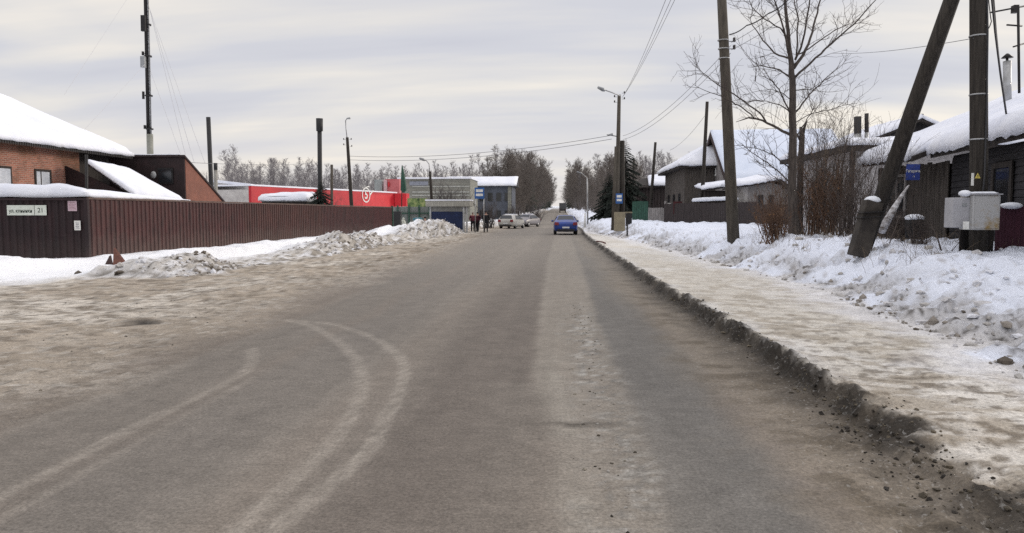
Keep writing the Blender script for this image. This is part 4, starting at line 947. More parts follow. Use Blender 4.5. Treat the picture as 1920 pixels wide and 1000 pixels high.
# porch walls of grey planks
px = E0.x + .35
m = wall_planks(MB(), (px + .05, 24.1), (wx + .1, 21.05), .3, 3.0, .17); 
pw = m.build('porch_wall', plank_wood, hf)
m = MB(); m.prism([(px + .1, 24.1, .2), (wx + .2, 21.05, .2), (wx + 3, 21.3, .2), (px + 3, 24.1, .2)], (0, 0, 2.75)); m.build('porch_core', dark_wood, hf)
c0 = Vector((px + .05, 24.1, 0)).lerp(Vector((wx + .1, 21.05, 0)), .18); c1 = Vector((px + .05, 24.1, 0)).lerp(Vector((wx + .1, 21.05, 0)), .46)
dd = (c1 - c0).normalized(); n2_ = Vector((-abs(dd.y), -abs(dd.x), 0)).normalized()
def wq(mb, p, q, z0, z1, o0, o1): return mb.prism([(p.x + n2_.x * o0, p.y + n2_.y * o0, z0), (q.x + n2_.x * o0, q.y + n2_.y * o0, z0), (q.x + n2_.x * o0, q.y + n2_.y * o0, z1), (p.x + n2_.x * o0, p.y + n2_.y * o0, z1)], n2_ * (o1 - o0))
m = MB(); wq(m, c0, c0 + dd * .08, 1.45, 2.75, .05, .10); wq(m, c1 - dd * .08, c1, 1.45, 2.75, .05, .10); wq(m, c0 + dd * .08, c1 - dd * .08, 2.67, 2.75, .05, .10); wq(m, c0 + dd * .08, c1 - dd * .08, 1.45, 1.53, .05, .10); wq(m, c0 + (c1 - c0) * .47, c0 + (c1 - c0) * .53, 1.53, 2.67, .05, .10)
wo = m.build('window', grey_wood, hf); m = MB(); wq(m, c0 + dd * .08, c1 - dd * .08, 1.53, 2.67, .05, .06); m.build('pane', glass_dark, wo)
# chimney and its hat
a = P(1889, 98, 22.5); b = P(1891, 172, 22.5)
ch = MB(); ch.tube([(b.x, b.y, b.z - .6), (a.x, a.y, a.z - .25)], .105, 10); cho = ch.build('chimney', galv, hf)
m = MB(); m.lathe((a.x, a.y, a.z - .16), [(.16, 0), (.03, .12)], 10); m.tube([(a.x, a.y, a.z - .26), (a.x, a.y, a.z - .16)], .04, 6); m.build('hat', dark_metal, cho)
# tv aerial
an = thing('aerial', 'television aerial with cross bars standing on the snowy roof', 'aerial', P(1911, 155, 20))
m = MB(); m.tube([P(1911, 175, 20), P(1909, 15, 20)], .035, 6); m.build('mast', dark_metal, an)
for (u0, v0, u1, v1) in ((1856, 24, 1925, 11), (1888, 47, 1916, 49), (1900, 88, 1920, 82)):
    m = MB(); m.tube([P(u0, v0, 19.9), P(u1, v1, 20.1)], .022, 6); m.build('cross_bar', dark_metal, an)
m = MB(); a = P(1902, 18, 19.9); m.box(a.x - .06, a.x + .06, 19.8, 19.95, a.z - .09, a.z + .09); m.build('amplifier', dark_metal, an)
# blue sign on the porch
a = P(1698, 338, 20.6); b = P(1725, 308, 20.6)
bsn = thing('house_sign', 'blue plate with white lettering fixed to the dark porch', 'sign', ((a.x + b.x) / 2, 20.6, a.z))
m = MB(); m.box(a.x, b.x, 20.585, 20.605, a.z, b.z); m.build('plate', sign_blue, bsn)
m = MB(); m.bar(((a.x + b.x) / 2, 20.62, b.z - .04), ((a.x + b.x) / 2 + .6, 21.6, b.z - .04), .03); m.build('bracket', dark_metal, bsn)
text('lettering', 'Гагарина', .098, white_paint, ((a.x + b.x) / 2, 20.58, a.z + (b.z - a.z) * .56), bsn, bold=.002, sx=.85)
text('lettering', '18', .06, white_paint, (a.x + (b.x - a.x) * .55, 20.58, a.z + (b.z - a.z) * .22), bsn)

# A-frame power pole: post and raking strut, concrete stub
gz_ = ground_z(7.8, 14.6)
pp = thing('power_pole', 'thick dark wooden power pole with a raking strut behind the grey cabinet', 'power pole', (P(1835, 470, 14.6).x, 14.6, gz_))
base = P(1836, 482, 14.6); top = P(1833.5, -330, 14.6)
m = MB(); m.tube([base - Vector((0, 0, .4)), base.lerp(top, .3), base.lerp(top, .6), top], [.158, .15, .145, .13], 14); m.build('post', pole_wood, pp)
sb_ = P(1632, 452, 17.0); jt = base.lerp(top, .72); jt.y += .1
jt = P(1806, -62, 14.85); sb_ = P(1629, 440, 16.6)
d = (sb_ - jt).normalized(); 
m = MB(); m.tube([sb_ + d * .3, sb_.lerp(jt, .5), jt - d * .5], [.160, .150, .135], 12); m.build('strut', pole_wood, pp)
st0 = P(1616, 452, 16.35); st1 = P(1637, 378, 16.35); dd2 = (st1 - st0)
m = MB(); m.bar(st0 - dd2 * .4, st1, .36, .30, up=(0, 1, 0)); m.build('stub', dark_conc, pp, .02)
m = MB(); m.ell(tuple(st1 + Vector((.02, 0, .03))), (.20, .17, .09), 12, 7); m.build('stub_snow', snow, pp)
for v in (68, 178, 262):
    a = P(1834.5, v, 14.6); m = MB(); m.tube([a - Vector((0, 0, .012)), a + Vector((0, 0, .012))], .158, 14); m.build('wire_band', galv, pp)
for k in (.3, .36): a = st0.lerp(st1, k * 2); m = MB(); m.bar(a - Vector((.22, .02, 0)), a + Vector((.24, -.02, .02)), .025, .38, up=(0, 1, 0)); m.build('wire_band', dark_metal, pp)
a = P(1833, 330, 14.42); m = MB(); m.prism([a + Vector((-.05, -.0, -.045)), a + Vector((.05, 0, -.045)), a + Vector((0, 0, .055))], (0, -.006, 0)); wsg = m.build('warning_sign', yellow_sign, pp)
m = MB(); m.prism([a + Vector((.004, -.008, .025)), a + Vector((-.014, -.008, -.005)), a + Vector((.002, -.008, -.005)), a + Vector((-.004, -.008, -.032)), a + Vector((.014, -.008, .004)), a + Vector((0, -.008, .004))], (0, -.003, 0)); m.build('bolt_mark', black_iron, wsg)
a = P(1823, 335, 14.42); m = MB(); m.box(a.x - .02, a.x + .02, 14.40, 14.42, a.z - .13, a.z + .10); m.build('pale_strip', white_paint, pp)

# electric cabinet in two boxes
cb_ = thing('electric_cabinet', 'grey double electric cabinet stained with rust and topped with snow', 'cabinet', (P(1830, 430, 14.1).x, 14.1, P(0, 432, 14.1).z))
a = P(1777, 427, 14.1); b = P(1812, 371, 14.1); m = MB(); m.box(a.x, b.x - .004, 13.95, 14.25, a.z, b.z); m.build('meter_box', cabinet_grey, cb_, .012)
a2 = P(1811, 431, 14.05); b2 = P(1865, 366, 14.05); m = MB(); m.box(a2.x, b2.x, 13.85, 14.30, a2.z, b2.z); bxo = m.build('main_box', cabinet_rust, cb_, .015)
m = MB(); m.box(a2.x + .035, b2.x - .035, 13.838, 13.849, a2.z + .03, b2.z - .03); m.build('door', cabinet_rust, bxo)
m = MB(); m.box(a2.x - .02, b2.x + .02, 13.82, 14.32, b2.z + .002, b2.z + .02); m.build('lid', cabinet_grey, bxo)
snow_sheet((a2.x, 13.83, b2.z + .022), (b2.x - .06, 13.83, b2.z + .022), (b2.x - .06, 14.3, b2.z + .022), (a2.x, 14.3, b2.z + .022), .035, 14, 8, 61, edge=.06, droop=.0).build('snow_cap', snow, cb_)
m = MB(); c = P(1809, 363, 14.0); m.ell(tuple(c), (.10, .12, .06), 10, 6); m.build('snow_lump', snow, cb_)
m = MB(); m.box(a.x + .16, a.x + .24, 13.942, 13.949, b.z - .16, b.z - .10); m.build('badge', grey_metal, cb_)
c = P(1808, 425, 13.9); m = MB(); m.box(c.x - .05, c.x + .03, 13.80, 13.85, c.z - .05, c.z + .09); m.build('lock', white_paint, cb_)
m = MB(); m.bar((a2.x + .1, 14.31, a2.z + .1), (a2.x + .1, 14.62, a2.z + .1), .05); m.bar((b2.x - .1, 14.31, a2.z + .35), (b2.x - .3, 14.6, a2.z + .35), .05); m.build('bracket', dark_metal, cb_)
m = MB(); c = P(1838, 366, 14.3)
m.tube([P(1842, 372, 14.32), P(1846, 330, 14.42), P(1850, 200, 14.45), P(1852, 60, 14.45), P(1850, -60, 14.5)], .018, 6); m.build('cable', wire_mat, cb_)

# fence by the pole
ff = thing('metal_fence', 'purple-brown ribbed metal fence beside the grey cabinet', 'fence', (8.6, 14.8, gz_))
a = P(1798, 480, 14.8); b = P(1868, 388, 14.8)
m = ribbed((b.x, 14.8), (b.x + 2.6, 14.8), .3, P(0, 388, 14.8).z, .115, .02); m.build('panel', purple_fence, ff)
m = wall_planks(MB(), (a.x, 14.82), (b.x - .02, 14.82), .3, P(0, 428, 14.8).z, .14); m.build('shaded_boards', mat('board_shaded', (.022, .018, .017), (.012, .010, .010), rough=.8, stretch=(3, 3, .4)), ff)  # dark boards: the shade behind the cabinet is put into their colour
m = MB(); c = P(1896, 386, 14.78); m.ell((c.x, c.y, c.z + .0), (.20, .16, .065), 14, 7); m.build('snow_lump', snow, ff)

# things lying by the porch: barrel with snow, leaning birch pole
c = P(1714, 422, 17.8); br_ = thing('barrel', 'dark barrel capped with snow in front of the wooden porch', 'barrel', (c.x, 17.8, c.z - .3))
m = MB(); m.lathe((c.x, 17.8, c.z - .3), [(.17, 0), (.19, .2), (.185, .26), (.20, .30), (.18, .42), (.17, .44)], 16); m.build('body', dark_metal, br_)
m = MB(); m.ell((c.x, 17.8, c.z + .16), (.21, .19, .09), 14, 7); m.build('snow_cap', snow, br_)
m = MB(); m.tube([P(1652, 434, 17.4), P(1676, 392, 17.6), P(1694, 362, 17.8), P(1704, 348, 17.9)], [.10, .07, .035, .02], 8); single('birch_log', m, bark_birch, 'snowy leaning birch log propped beside the concrete stub', 'log', loc=P(1652, 434, 17.4))
for (u0, v0, u1, v1, r, lab) in ((1745, 420, 1766, 470, .018, 'thin dark stick slanting out of the snow left of the cabinet'), (1800, 452, 1777, 476, .010, 'pale crossed twig poking from snow under the cabinet'), (1686, 404, 1668, 452, .012, 'forked twig standing in the snow beside the barrel')):
    m = MB(); m.tube([P(u1, v1 + 4, 15.6), P((u0 + u1) / 2 + 2, (v0 + v1) / 2, 15.8), P(u0, v0, 16.0)], [r, r * .8, r * .5], 5); single('stick', m, twig_near, lab, 'stick', loc=P(u1, v1, 15.6))

# grey rough-cast house with chimney pipes
hd = thing('house', 'grey rough-cast house with a shallow snowy roof behind the bushes', 'house', (14, 33, .6))
cx_, ez = P(1597, 284, 30).x, P(1597, 284, 30).z
m = MB(); m.box(cx_, cx_ + 6, 30, 37.5, .2, ez); m.build('wall', rough_cast, hd)
m = MB(); m.box(cx_ - .03, cx_ + .12, 29.97, 30.12, .2, ez - .02); m.build('corner_board', dark_wood, hd)
m = MB(); m.prism([(cx_ - .45, 29.5, ez + .01), (cx_ + 6.4, 29.5, ez + .01), (cx_ + 6.4, 38, ez + .01), (cx_ - .45, 38, ez + .01)], (0, 0, .22)); m.build('eave', dark_wood, hd)
rz = P(1600, 268, 34).z
snow_sheet((cx_ - .5, 29.4, ez + .24), (cx_ - .5, 38, ez + .24), (cx_ + 3, 38, rz - .2), (cx_ + 3, 33.5, rz), .22, 24, 18, 71, edge=.25).build('roof_snow', snow_roof, hd)
snow_sheet((cx_ - .5, 29.4, ez + .242), (cx_ + 6.4, 29.4, ez + .242), (cx_ + 6.4, 33.5, rz), (cx_ + 3, 33.5, rz + .002), .22, 24, 14, 72, edge=.25).build('roof_snow', snow_roof, hd)
for (u, vt, r, mt) in ((1608, 219, .14, black_iron), (1625, 213, .08, dark_metal)):
    a = P(u, vt, 32.5); b = P(u, 268, 32.5); m = MB(); m.tube([(b.x, b.y, ez + .2), b.lerp(a, .35)], r, 10); m2 = m.build('chimney', galv, hd); m = MB(); m.tube([b.lerp(a, .36), a], r * 1.08, 10); m.build('chimney_cap', mt, m2)
for (u0, u1) in ((1530, 1552), (1564, 1584)):
    ya = 30 + (1597 - u0) / 87 * 5.7; yb_ = 30 + (1597 - u1) / 87 * 5.7
    m = MB(); m.box(cx_ - .05, cx_ - .004, yb_, ya, 1.7, 3.0); wo = m.build('window', dark_wood, hd); m = MB(); m.box(cx_ - .07, cx_ - .052, yb_ + .1, ya - .1, 1.8, 2.9); m.build('pane', glass_dark, wo)

# dark gable behind
hg = thing('house', 'house with a dark triangular gable rising behind the wooden house roof', 'house', (20, 47, .6))
ax, az = P(1722, 222, 45).x, P(1722, 222, 45).z; bz = P(0, 268, 45).z; hw = ax - P(1636, 268, 45).x
m = MB(); m.box(ax - hw + .3, ax + hw - .3, 45.1, 54, .3, bz); m.build('wall', rough_cast, hg)
m = MB(); m.prism([(ax - hw + .15, 45.05, bz), (ax + hw - .15, 45.05, bz), (ax, 45.05, az - .12)], (0, .1, 0)); m.build('gable', mat('gable_dark', (.022, .020, .022), (.012, .011, .012), rough=.9, stretch=(3, 3, .4)), hg)
for s_ in (-1, 1):
    m = MB(); m.prism([(ax, 44.6, az), (ax + s_ * (hw + .2), 44.6, bz - .1), (ax + s_ * (hw + .2), 44.6, bz - .28), (ax, 44.6, az - .2)], (0, 9.5, 0)); m.build('roof', dark_wood, hg)
    snow_sheet((ax, 44.5, az + .02), (ax + s_ * (hw + .25), 44.5, bz - .1), (ax + s_ * (hw + .25), 54.2, bz - .1), (ax, 54.2, az + .02), .26, 18, 18, 81 + s_, edge=.2).build('roof_snow', snow_roof, hg)
c = P(1729, 214, 47); m = MB(); m.tube([(c.x, 47, az - .3), (c.x, 47, c.z)], .09, 8); m.build('chimney', dark_metal, hg)

# big house with a wide snow roof
hc = thing('house', 'large house with one broad snowy roof slope behind the concrete pole', 'house', (18, 64, .6))
e_l = P(1364, 336, 58); r_l = P(1352, 247, 64.5); xr = P(1600, 336, 58).x
x0 = e_l.x - .1; ez = e_l.z; rz = r_l.z; yr = 64.5; yf = 71
m = MB(); m.box(x0 + .4, xr, 58.5, 70.5, .3, ez); m.build('wall', grey_wood, hc)
m = MB(); m.prism([(x0 + .4, 58.5, ez + .01), (x0 + .4, 70.5, ez + .01), (x0 + .4, yr, rz - .35)], (.12, 0, 0)); gb = m.build('gable', grey_wood, hc)
m = MB(); m.box(x0 + .33, x0 + .39, 63.6, 65.2, ez + .5, ez + 1.9); wo = m.build('window', white_paint, hc); m = MB(); m.box(x0 + .31, x0 + .329, 63.8, 65.0, ez + .65, ez + 1.75); m.build('pane', glass_dark, wo)
for (y0, z0) in ((57.9, ez - .2), (71.1, ez - .2)):
    m = MB(); m.prism([(x0, y0, z0), (x0, yr, rz), (x0, yr, rz - .45), (x0, y0, z0 - .38)], (.10, 0, 0)); m.build('barge_board', mat('barge', (.05, .030, .028), (.03, .018, .018), rough=.8), hc)
m = MB(); m.prism([(x0 + .12, 57.9, ez - .2), (x0 + .12, yr, rz), (x0 + .12, 71.1, ez - .2), (x0 + .12, 71.1, ez - .35), (x0 + .12, yr, rz - .18), (x0 + .12, 57.9, ez - .38)], (xr - x0 + .5, 0, 0)); m.build('roof', dark_wood, hc)
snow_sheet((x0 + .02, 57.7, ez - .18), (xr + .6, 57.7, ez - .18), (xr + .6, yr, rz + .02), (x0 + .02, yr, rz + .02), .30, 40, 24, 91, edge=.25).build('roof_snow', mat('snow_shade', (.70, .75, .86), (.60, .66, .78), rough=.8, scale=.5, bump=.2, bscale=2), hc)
snow_sheet((x0 + .02, yr, rz + .021), (xr + .6, yr, rz + .021), (xr + .6, 71.2, ez - .18), (x0 + .02, 71.2, ez - .18), .30, 20, 14, 92, edge=.25).build('roof_snow', snow_roof, hc)
for k in range(3): m = MB(); xx_ = x0 + 2 + 3 * k; m.box(xx_, xx_ + 1.1, 58.44, 58.49, 1.8, 3.2); m.build('window', glass_dark, hc)
# porch and annex of the big house
hp = thing('annex', 'small grey annex with a hipped snow roof below the big snowy roof', 'annex', (14, 50, .6))
a = P(1402, 385, 49); b = P(1466, 346, 49); ap = P(1440, 330, 51.5)
ezz = P(0, 349, 49).z
m = MB(); m.box(a.x, b.x, 49.09, 54, .3, ezz - .14); m.build('wall', pale_wall, hp)
m = MB(); m.prism([(a.x, 49, .5), (b.x, 49, .5), (b.x, 49, ezz - .1), ((a.x + b.x) / 2 + .3, 49, ezz + .12), (a.x, 49, ezz - .1)], (0, .08, 0)); m.build('front_wall', mat('annex_wall', (.27, .255, .25), (.19, .18, .175), rough=.9), hp)
m = MB(); m.prism([(a.x - .55, 48.5, ezz - .12), (ap.x, 48.5, ezz + .30), (b.x + .4, 48.5, ezz - .16), (b.x + .4, 48.5, ezz - .28), (ap.x, 48.5, ezz + .16), (a.x - .55, 48.5, ezz - .24)], (0, 5.6, 0)); m.build('roof', dark_wood, hp)
snow_sheet((a.x - .65, 48.4, ezz - .10), (ap.x, 48.4, ezz + .32), (ap.x, 54, ezz + .6), (a.x - .65, 54, ezz + .1), .26, 18, 14, 95, edge=.2).build('roof_snow', snow_roof, hp)
snow_sheet((ap.x, 48.4, ezz + .322), (b.x + .5, 48.4, ezz - .14), (b.x + .5, 54, ezz + .1), (ap.x, 54, ezz + .602), .26, 18, 14, 96, edge=.2).build('roof_snow', snow_roof, hp)
for u in (1427, 1447):
    x = P(u, 370, 48.9).x; m = MB(); m.box(x - .15, x + .15, 48.9, 48.99, 2.0, 2.75); m.build('window', glass_dark, hp)
hv = thing('porch', 'low porch roof under snow beside the gable of the big house', 'porch', (12, 55, .6))
a = P(1318, 355, 55); b = P(1400, 340, 55)
m = MB(); m.box(a.x + .2, b.x, 55.3, 58, .4, a.z - .1); m.build('wall', dark_wood, hv)
m = MB(); m.prism([(a.x, 55, a.z), (b.x + .3, 55, b.z - .12), (b.x + .3, 58.2, b.z + .25), (a.x, 58.2, a.z + .3)], (0, 0, -.12)); m.build('roof', dark_wood, hv)
snow_sheet((a.x - .05, 54.9, a.z + .01), (b.x + .3, 54.9, b.z - .11), (b.x + .3, 58.2, b.z + .26), (a.x - .05, 58.2, a.z + .31), .20, 18, 8, 97, edge=.2).build('roof_snow', snow_roof, hv)

# planked house nearer the road
hw_ = thing('house', 'weathered planked house with a snowy hip roof near the thin leaning pole', 'house', (12, 68, .6))
cxx, ez = P(1285, 316, 64).x, P(1285, 316, 64).z
m = MB(); m.box(cxx, cxx + 5, 64, 76, .3, ez); m.build('wall', grey_wood, hw_)
m = wall_planks(MB(), (cxx, 75.6), (cxx, 64), .4, ez, .28, .03, .04); m.build('planks', plank_wood, hw_)
m = wall_planks(MB(), (cxx, 64), (cxx + 5, 64), .4, ez, .28, .03, .04); m.build('planks', plank_wood, hw_)
m = MB(); m.prism([(cxx - .6, 63.5, ez + .01), (cxx + 5.5, 63.5, ez + .01), (cxx + 5.5, 77, ez + .01), (cxx - .6, 77, ez + .01)], (0, 0, .20)); m.build('eave', dark_wood, hw_)
rp = P(1350, 262, 70)
snow_sheet((cxx - .7, 77, ez + .22), (cxx - .7, 63.4, ez + .22), (rp.x, 67.5, rp.z), (rp.x, 74, rp.z), .28, 24, 16, 101, edge=.25).build('roof_snow', snow_roof, hw_)
snow_sheet((cxx - .7, 63.4, ez + .222), (cxx + 5.5, 63.4, ez + .222), (rp.x + 2, 67.5, rp.z), (rp.x, 67.5, rp.z + .002), .28, 18, 14, 102, edge=.25).build('roof_snow', snow_roof, hw_)
a = P(1325, 305, 66); b = P(1338, 264, 66); m = MB(); m.box(a.x, b.x, 66, 66.6, a.z, P(0, 286, 66).z); cho = m.build('chimney', mat('chimney_green', (.10, .125, .12), (.07, .085, .085)), hw_)
m = MB(); m.box(a.x - .1, b.x + .1, 65.9, 66.7, b.z - .04, b.z + .05); m.build('hat', dark_metal, cho)
for x in (a.x + .05, b.x - .05): m = MB(); m.tube([(x, 66.3, P(0, 286, 66).z + .002), (x, 66.3, b.z - .041)], .035, 5); m.build('hat_leg', dark_metal, cho)
for k in range(3):
    y0 = 66 + k * 3.2; m = MB(); m.box(cxx - .10, cxx - .055, y0, y0 + 1, 2.0, 3.3); m.build('window', glass_dark, hw_)
# low dark barn
ha = thing('barn', 'low dark barn with a snowy roof between spruce and planked house', 'barn', (9, 82, .5))
a = P(1193, 398, 80); b = P(1262, 348, 80)
m = wall_planks(MB(), (a.x, 80), (b.x, 80), .3, b.z, .3, .03); m.build('wall', brown_fence, ha)
m = MB(); m.box(a.x, b.x, 80.05, 86, .3, b.z - .05); m.build('core', dark_wood, ha)
t0 = P(1212, 330, 84)
m = MB(); m.prism([(a.x - .3, 79.6, b.z - .2), (b.x + .4, 79.6, b.z), (b.x + .4, 84, t0.z), (a.x + .8, 84, t0.z - .3)], (0, 0, -.12)); m.build('roof', dark_wood, ha)
snow_sheet((a.x + 1.2, 79.5, b.z + .01), (b.x + .5, 79.5, b.z + .02), (b.x + .5, 84, t0.z + .02), (a.x + 1.6, 84, t0.z - .1), .3, 18, 8, 105, edge=.25).build('roof_snow', snow_roof, ha)

# fences along the right side
fr = thing('wooden_fence', 'dark weathered board fence running behind the snow bank on the right', 'fence', (9, 50, .5))
fp = [(1246, 60, 384), (1330, 54, 378), (1420, 47, 382), (1560, 38, 384)]
for i in range(3):
    a = P(fp[i][0], fp[i][2], fp[i][1]); b = P(fp[i + 1][0], fp[i + 1][2], fp[i + 1][1])
    m = wall_planks(MB(), (a.x, a.y), (b.x, b.y), .25, (a.z + b.z) / 2, .15, .02); m.build('panel', brown_fence, fr)
    m = MB(); m.bar((a.x, a.y + .08, 1.9), (b.x, b.y + .08, 1.9), .06, .1); m.build('rail', brown_fence, fr)
a = P(1298, 376, 56.2); b = P(1384, 376, 50); m = MB()
snow_sheet((a.x, a.y - .1, a.z - .04), (b.x, b.y - .1, a.z - .02), (b.x, b.y + .25, a.z - .02), (a.x, a.y + .25, a.z - .04), .2, 40, 4, 107, edge=.12).build('fence_snow', snow, fr)
fg_ = thing('wooden_fence', 'grey and dark green board fence beside the spruce', 'fence', (8, 62, .5))
a = P(1186, 378, 63); b = P(1216, 378, 62); c = P(1247, 390, 61)
m = wall_planks(MB(), (a.x, 63), (b.x, 62), .25, a.z, .2, .02); m.build('panel', green_paint, fg_)
m = wall_planks(MB(), (b.x, 62), (c.x, 61), .25, c.z, .16, .02); m.build('panel', grey_wood, fg_)
m = MB(); m.box(c.x - .08, c.x + .08, 60.8, 60.96, .25, c.z + .55); m.build('post', grey_wood, fg_)
a = P(1251, 389, 59.6); b = P(1261, 381, 59.6)
t = thing('fence_sign', 'small white sign fixed on the dark board fence', 'sign', (a.x, 59.6, a.z)); m = MB(); m.box(a.x, b.x, 59.56, 59.6, a.z, b.z); m.build('plate', white_paint, t); m = MB(); m.box(a.x + .08, b.x - .08, 59.55, 59.559, a.z + .12, a.z + .2); m.build('print_line', ink, t)
a = P(1262, 402, 58.6); b = P(1279, 378, 58.6); m = MB(); m.box(a.x, b.x, 58.5, 58.56, a.z, b.z); single('red_board', m, mat('red_board_mat', (.085, .022, .024), (.05, .018, .018), rough=.8, bump=.1), 'faded dark red board hung on the fence beside the white sign', 'board', loc=(a.x, 58.5, a.z))

# ---- poles and lamps
def pole(name, label, u0, v0, u1, v1, y, r0, r1, matl, cat='utility pole', extra=.6, seg=12):
    b = P(u0, v0, y); t_ = P(u1, v1, y); d = (t_ - b).normalized(); e = b - d * extra
    t = thing(name, label, cat, (b.x, b.y, b.z))
    m = MB(); m.tube([e, b.lerp(t_, .33), b.lerp(t_, .66), t_], [r0, r0 + (r1 - r0) * .4, r0 + (r1 - r0) * .7, r1], seg); m.build('pole', matl, t)
    return t, b, t_
def insulator(t, p, side=1, parent=None):
    m = MB(); m.bar(p, p + Vector((.16 * side, 0, 0)), .02); m.build('hook', dark_metal, t)
    m = MB(); m.lathe((p.x + .17 * side, p.y, p.z - .02), [(.03, 0), (.055, .03), (.04, .08), (.055, .10), (.03, .15)], 8); m.build('insulator', insul, t)
cp, b, t_ = pole('concrete_pole', 'tall tapering weathered pole standing in the snow left of the big bare tree', 1375, 446, 1350.5, -60, 26, .215, .150, pole_conc, 'pole')
for v in (76, 92, 110):
    a = P(1356 + (v - 76) * .05, v, 26); m = MB(); m.tube([a - Vector((0, 0, .015)), a + Vector((0, 0, .015))], .190, 14); m.build('wire_band', galv, cp)
for v in (78, 92): insulator(cp, P(1367, v, 26), 1)
lp, b, t_ = pole('street_lamp', 'street lamp on a tall pole with a stub beside the bus stop on the right', 1156, 416, 1161, 178, 52, .19, .115, pole_conc, 'street lamp')
m = MB(); a = P(1167, 416, 52.2); c = P(1167, 264, 52.2); m.tube([a - Vector((0, 0, .6)), c], [.19, .16], 10); m.build('stub', pole_wood, lp)
m = MB(); m.tube([P(1150, 416, 51.9) - Vector((0, 0, .6)), P(1155, 275, 51.9)], [.16, .10], 10); m.build('stub', pole_conc, lp)
m = MB(); m.tube([P(1163, 180, 51.8), P(1148, 174, 51.2), P(1131, 168, 50.6)], .04, 8); m.build('arm', galv, lp)
m = MB(); a = P(1134, 170, 50.6); c = P(1121, 164, 50.4); m.tube([a, a.lerp(c, .3), c], [.08, .13, .08], 8); m.build('lamp_head', grey_metal, lp)
for (u, v, s_) in ((1166, 175, 1), (1166, 186, 1), (1157, 182, -1), (1157, 192, -1)): insulator(lp, P(u, v, 52), s_)
m = MB(); m.tube([P(1157, 256, 52), P(1138, 253, 51.6)], .03, 6); m.build('bracket', dark_metal, lp)
m = MB(); a = P(1139, 254, 51.6); c = P(1149, 252, 51.6); m.tube([a, c], [.05, .09], 8); m.build('lamp_head', grey_metal, lp)
bus_sign('bus_stop_sign', 'small blue and white bus stop sign on the right-hand lamp pole', 1154.5, 1167.5, 363, 382, 51.6, [])
a = P(1152, 418, 50.5); c = P(1172, 398, 50.5); m = MB(); m.box(a.x, c.x, 50.3, 51, .4, c.z); single('grit_box', m, yellow_box, 'dull yellow box at the foot of the lamp pole', 'box', loc=(a.x, 50.3, .4), bevel=.03)
a = P(1174, 412, 53); c = P(1185, 400, 53); m = MB(); m.box(a.x, c.x, 53, 53.5, .3, c.z); m2_ = thing('litter_bin', 'dark litter bin with a pale edge right of the yellow box', 'bin', (a.x, 53, .4)); m.build('body', black_iron, m2_); m = MB(); m.box(a.x - .02, c.x + .02, 52.96, 53.54, c.z + .002, c.z + .1); m.build('rim', yellow_box, m2_)
pole('utility_pole', 'thin dark leaning wooden pole in front of the planked house', 1316, 384, 1326, 191, 56, .155, .115, pole_wood)[0]
up = P(1322, 215, 56)
pole('utility_pole', 'thin dark wooden pole rising over the low barn roof', 1219, 400, 1229, 267, 72, .16, .12, pole_wood)
pole('utility_pole', 'short dark pole between the spruce and the low barn', 1186, 400, 1188.5, 298, 86, .15, .12, pole_wood)
l3, b, t_ = pole('street_lamp', 'slim far lamp post on the right before the tree avenue', 1102, 424, 1101, 334, 80, .10, .07, galv, 'street lamp')
m = MB(); m.tube([t_, t_ + Vector((-.6, -.3, .5))], .04, 6); m.build('arm', galv, l3); m = MB(); m.tube([t_ + Vector((-.55, -.28, .46)), t_ + Vector((-1.1, -.5, .62))], [.06, .1], 6); m.build('lamp_head', grey_metal, l3)
l4, b, t_ = pole('street_lamp', 'street lamp on a dark leaning pole behind the brown fence', 659, 384, 651, 258, 66, .185, .13, pole_wood, 'street lamp', 2.0)
m = MB(); m.tube([P(651, 262, 66), P(648.5, 240, 66), P(648, 226, 66), P(651, 222.5, 65.8)], .045, 7); m.build('arm', galv, l4)
m = MB(); a = P(650.5, 222.5, 65.8); c = P(656, 222, 65.6); m.tube([a, c], [.06, .09], 7); m.build('lamp_head', grey_metal, l4)
for (u, v, s_) in ((648, 262, -1), (655, 262, 1), (648, 272, -1), (656, 275, 1)): insulator(l4, P(u, v, 66), s_)
l5, b, t_ = pole('street_lamp', 'small street lamp with curved arm above the bus shelter', 810, 385, 806, 322, 74, .16, .12, pole_wood, 'street lamp', 3.0)
m = MB(); m.tube([P(806, 325, 74), P(804.5, 308, 74), P(800, 302, 74), P(796, 300, 73.8)], .05, 7); m.build('arm', galv, l5)
m = MB(); a = P(797, 301, 73.8); c = P(786.5, 297, 73.5); m.tube([a, a.lerp(c, .4), c], [.08, .14, .09], 8); m.build('lamp_head', grey_metal, l5)

# ---- overhead wires
def wire(label, pts, r=.012, sag=.0, group='overhead wires', matl=None, name='overhead_wire'):
    q = [Vector(p) for p in pts]; o = []
    for i in range(len(q) - 1):
        for k in range(14):
            t = k / 14; p = q[i].lerp(q[i + 1], t); p.z -= sag * 4 * t * (1 - t); o.append(p)
    o.append(q[-1]); m = MB(); m.tube(o, r, 4); return single(name, m, matl or wire_mat, label, 'wire', group, loc=q[0])
wc = mat('wire_far', (.16, .16, .17), (.14, .14, .15), bump=0, rough=.8)
for (va, vb, vl) in ((254, 293, 'upper'), (261, 300, 'lower')):
    wire('%s of the two wires crossing the road from lamp pole to lamp pole' % vl, [P(1147, va, 52), P(655, vb, 66)], .016, .55, matl=wc)
for (du, lab) in ((0, 'first from the left'), (18, 'second from the left'), (34, 'third from the left')):
    wire('faint wire climbing from the right lamp pole into the sky, %s' % lab, [P(1166, 184, 52), P(1252 + du, -10 - du, 22)], .008, .25, matl=wc)
for (v0, va, lab) in ((255, 83, 'upper'), (262, 97, 'lower')):
    wire('%s line of the pair sagging from lamp pole to tapering pole' % lab, [P(1168, v0, 52), P(1370, va + 3, 26)], .011, .5, matl=wc)
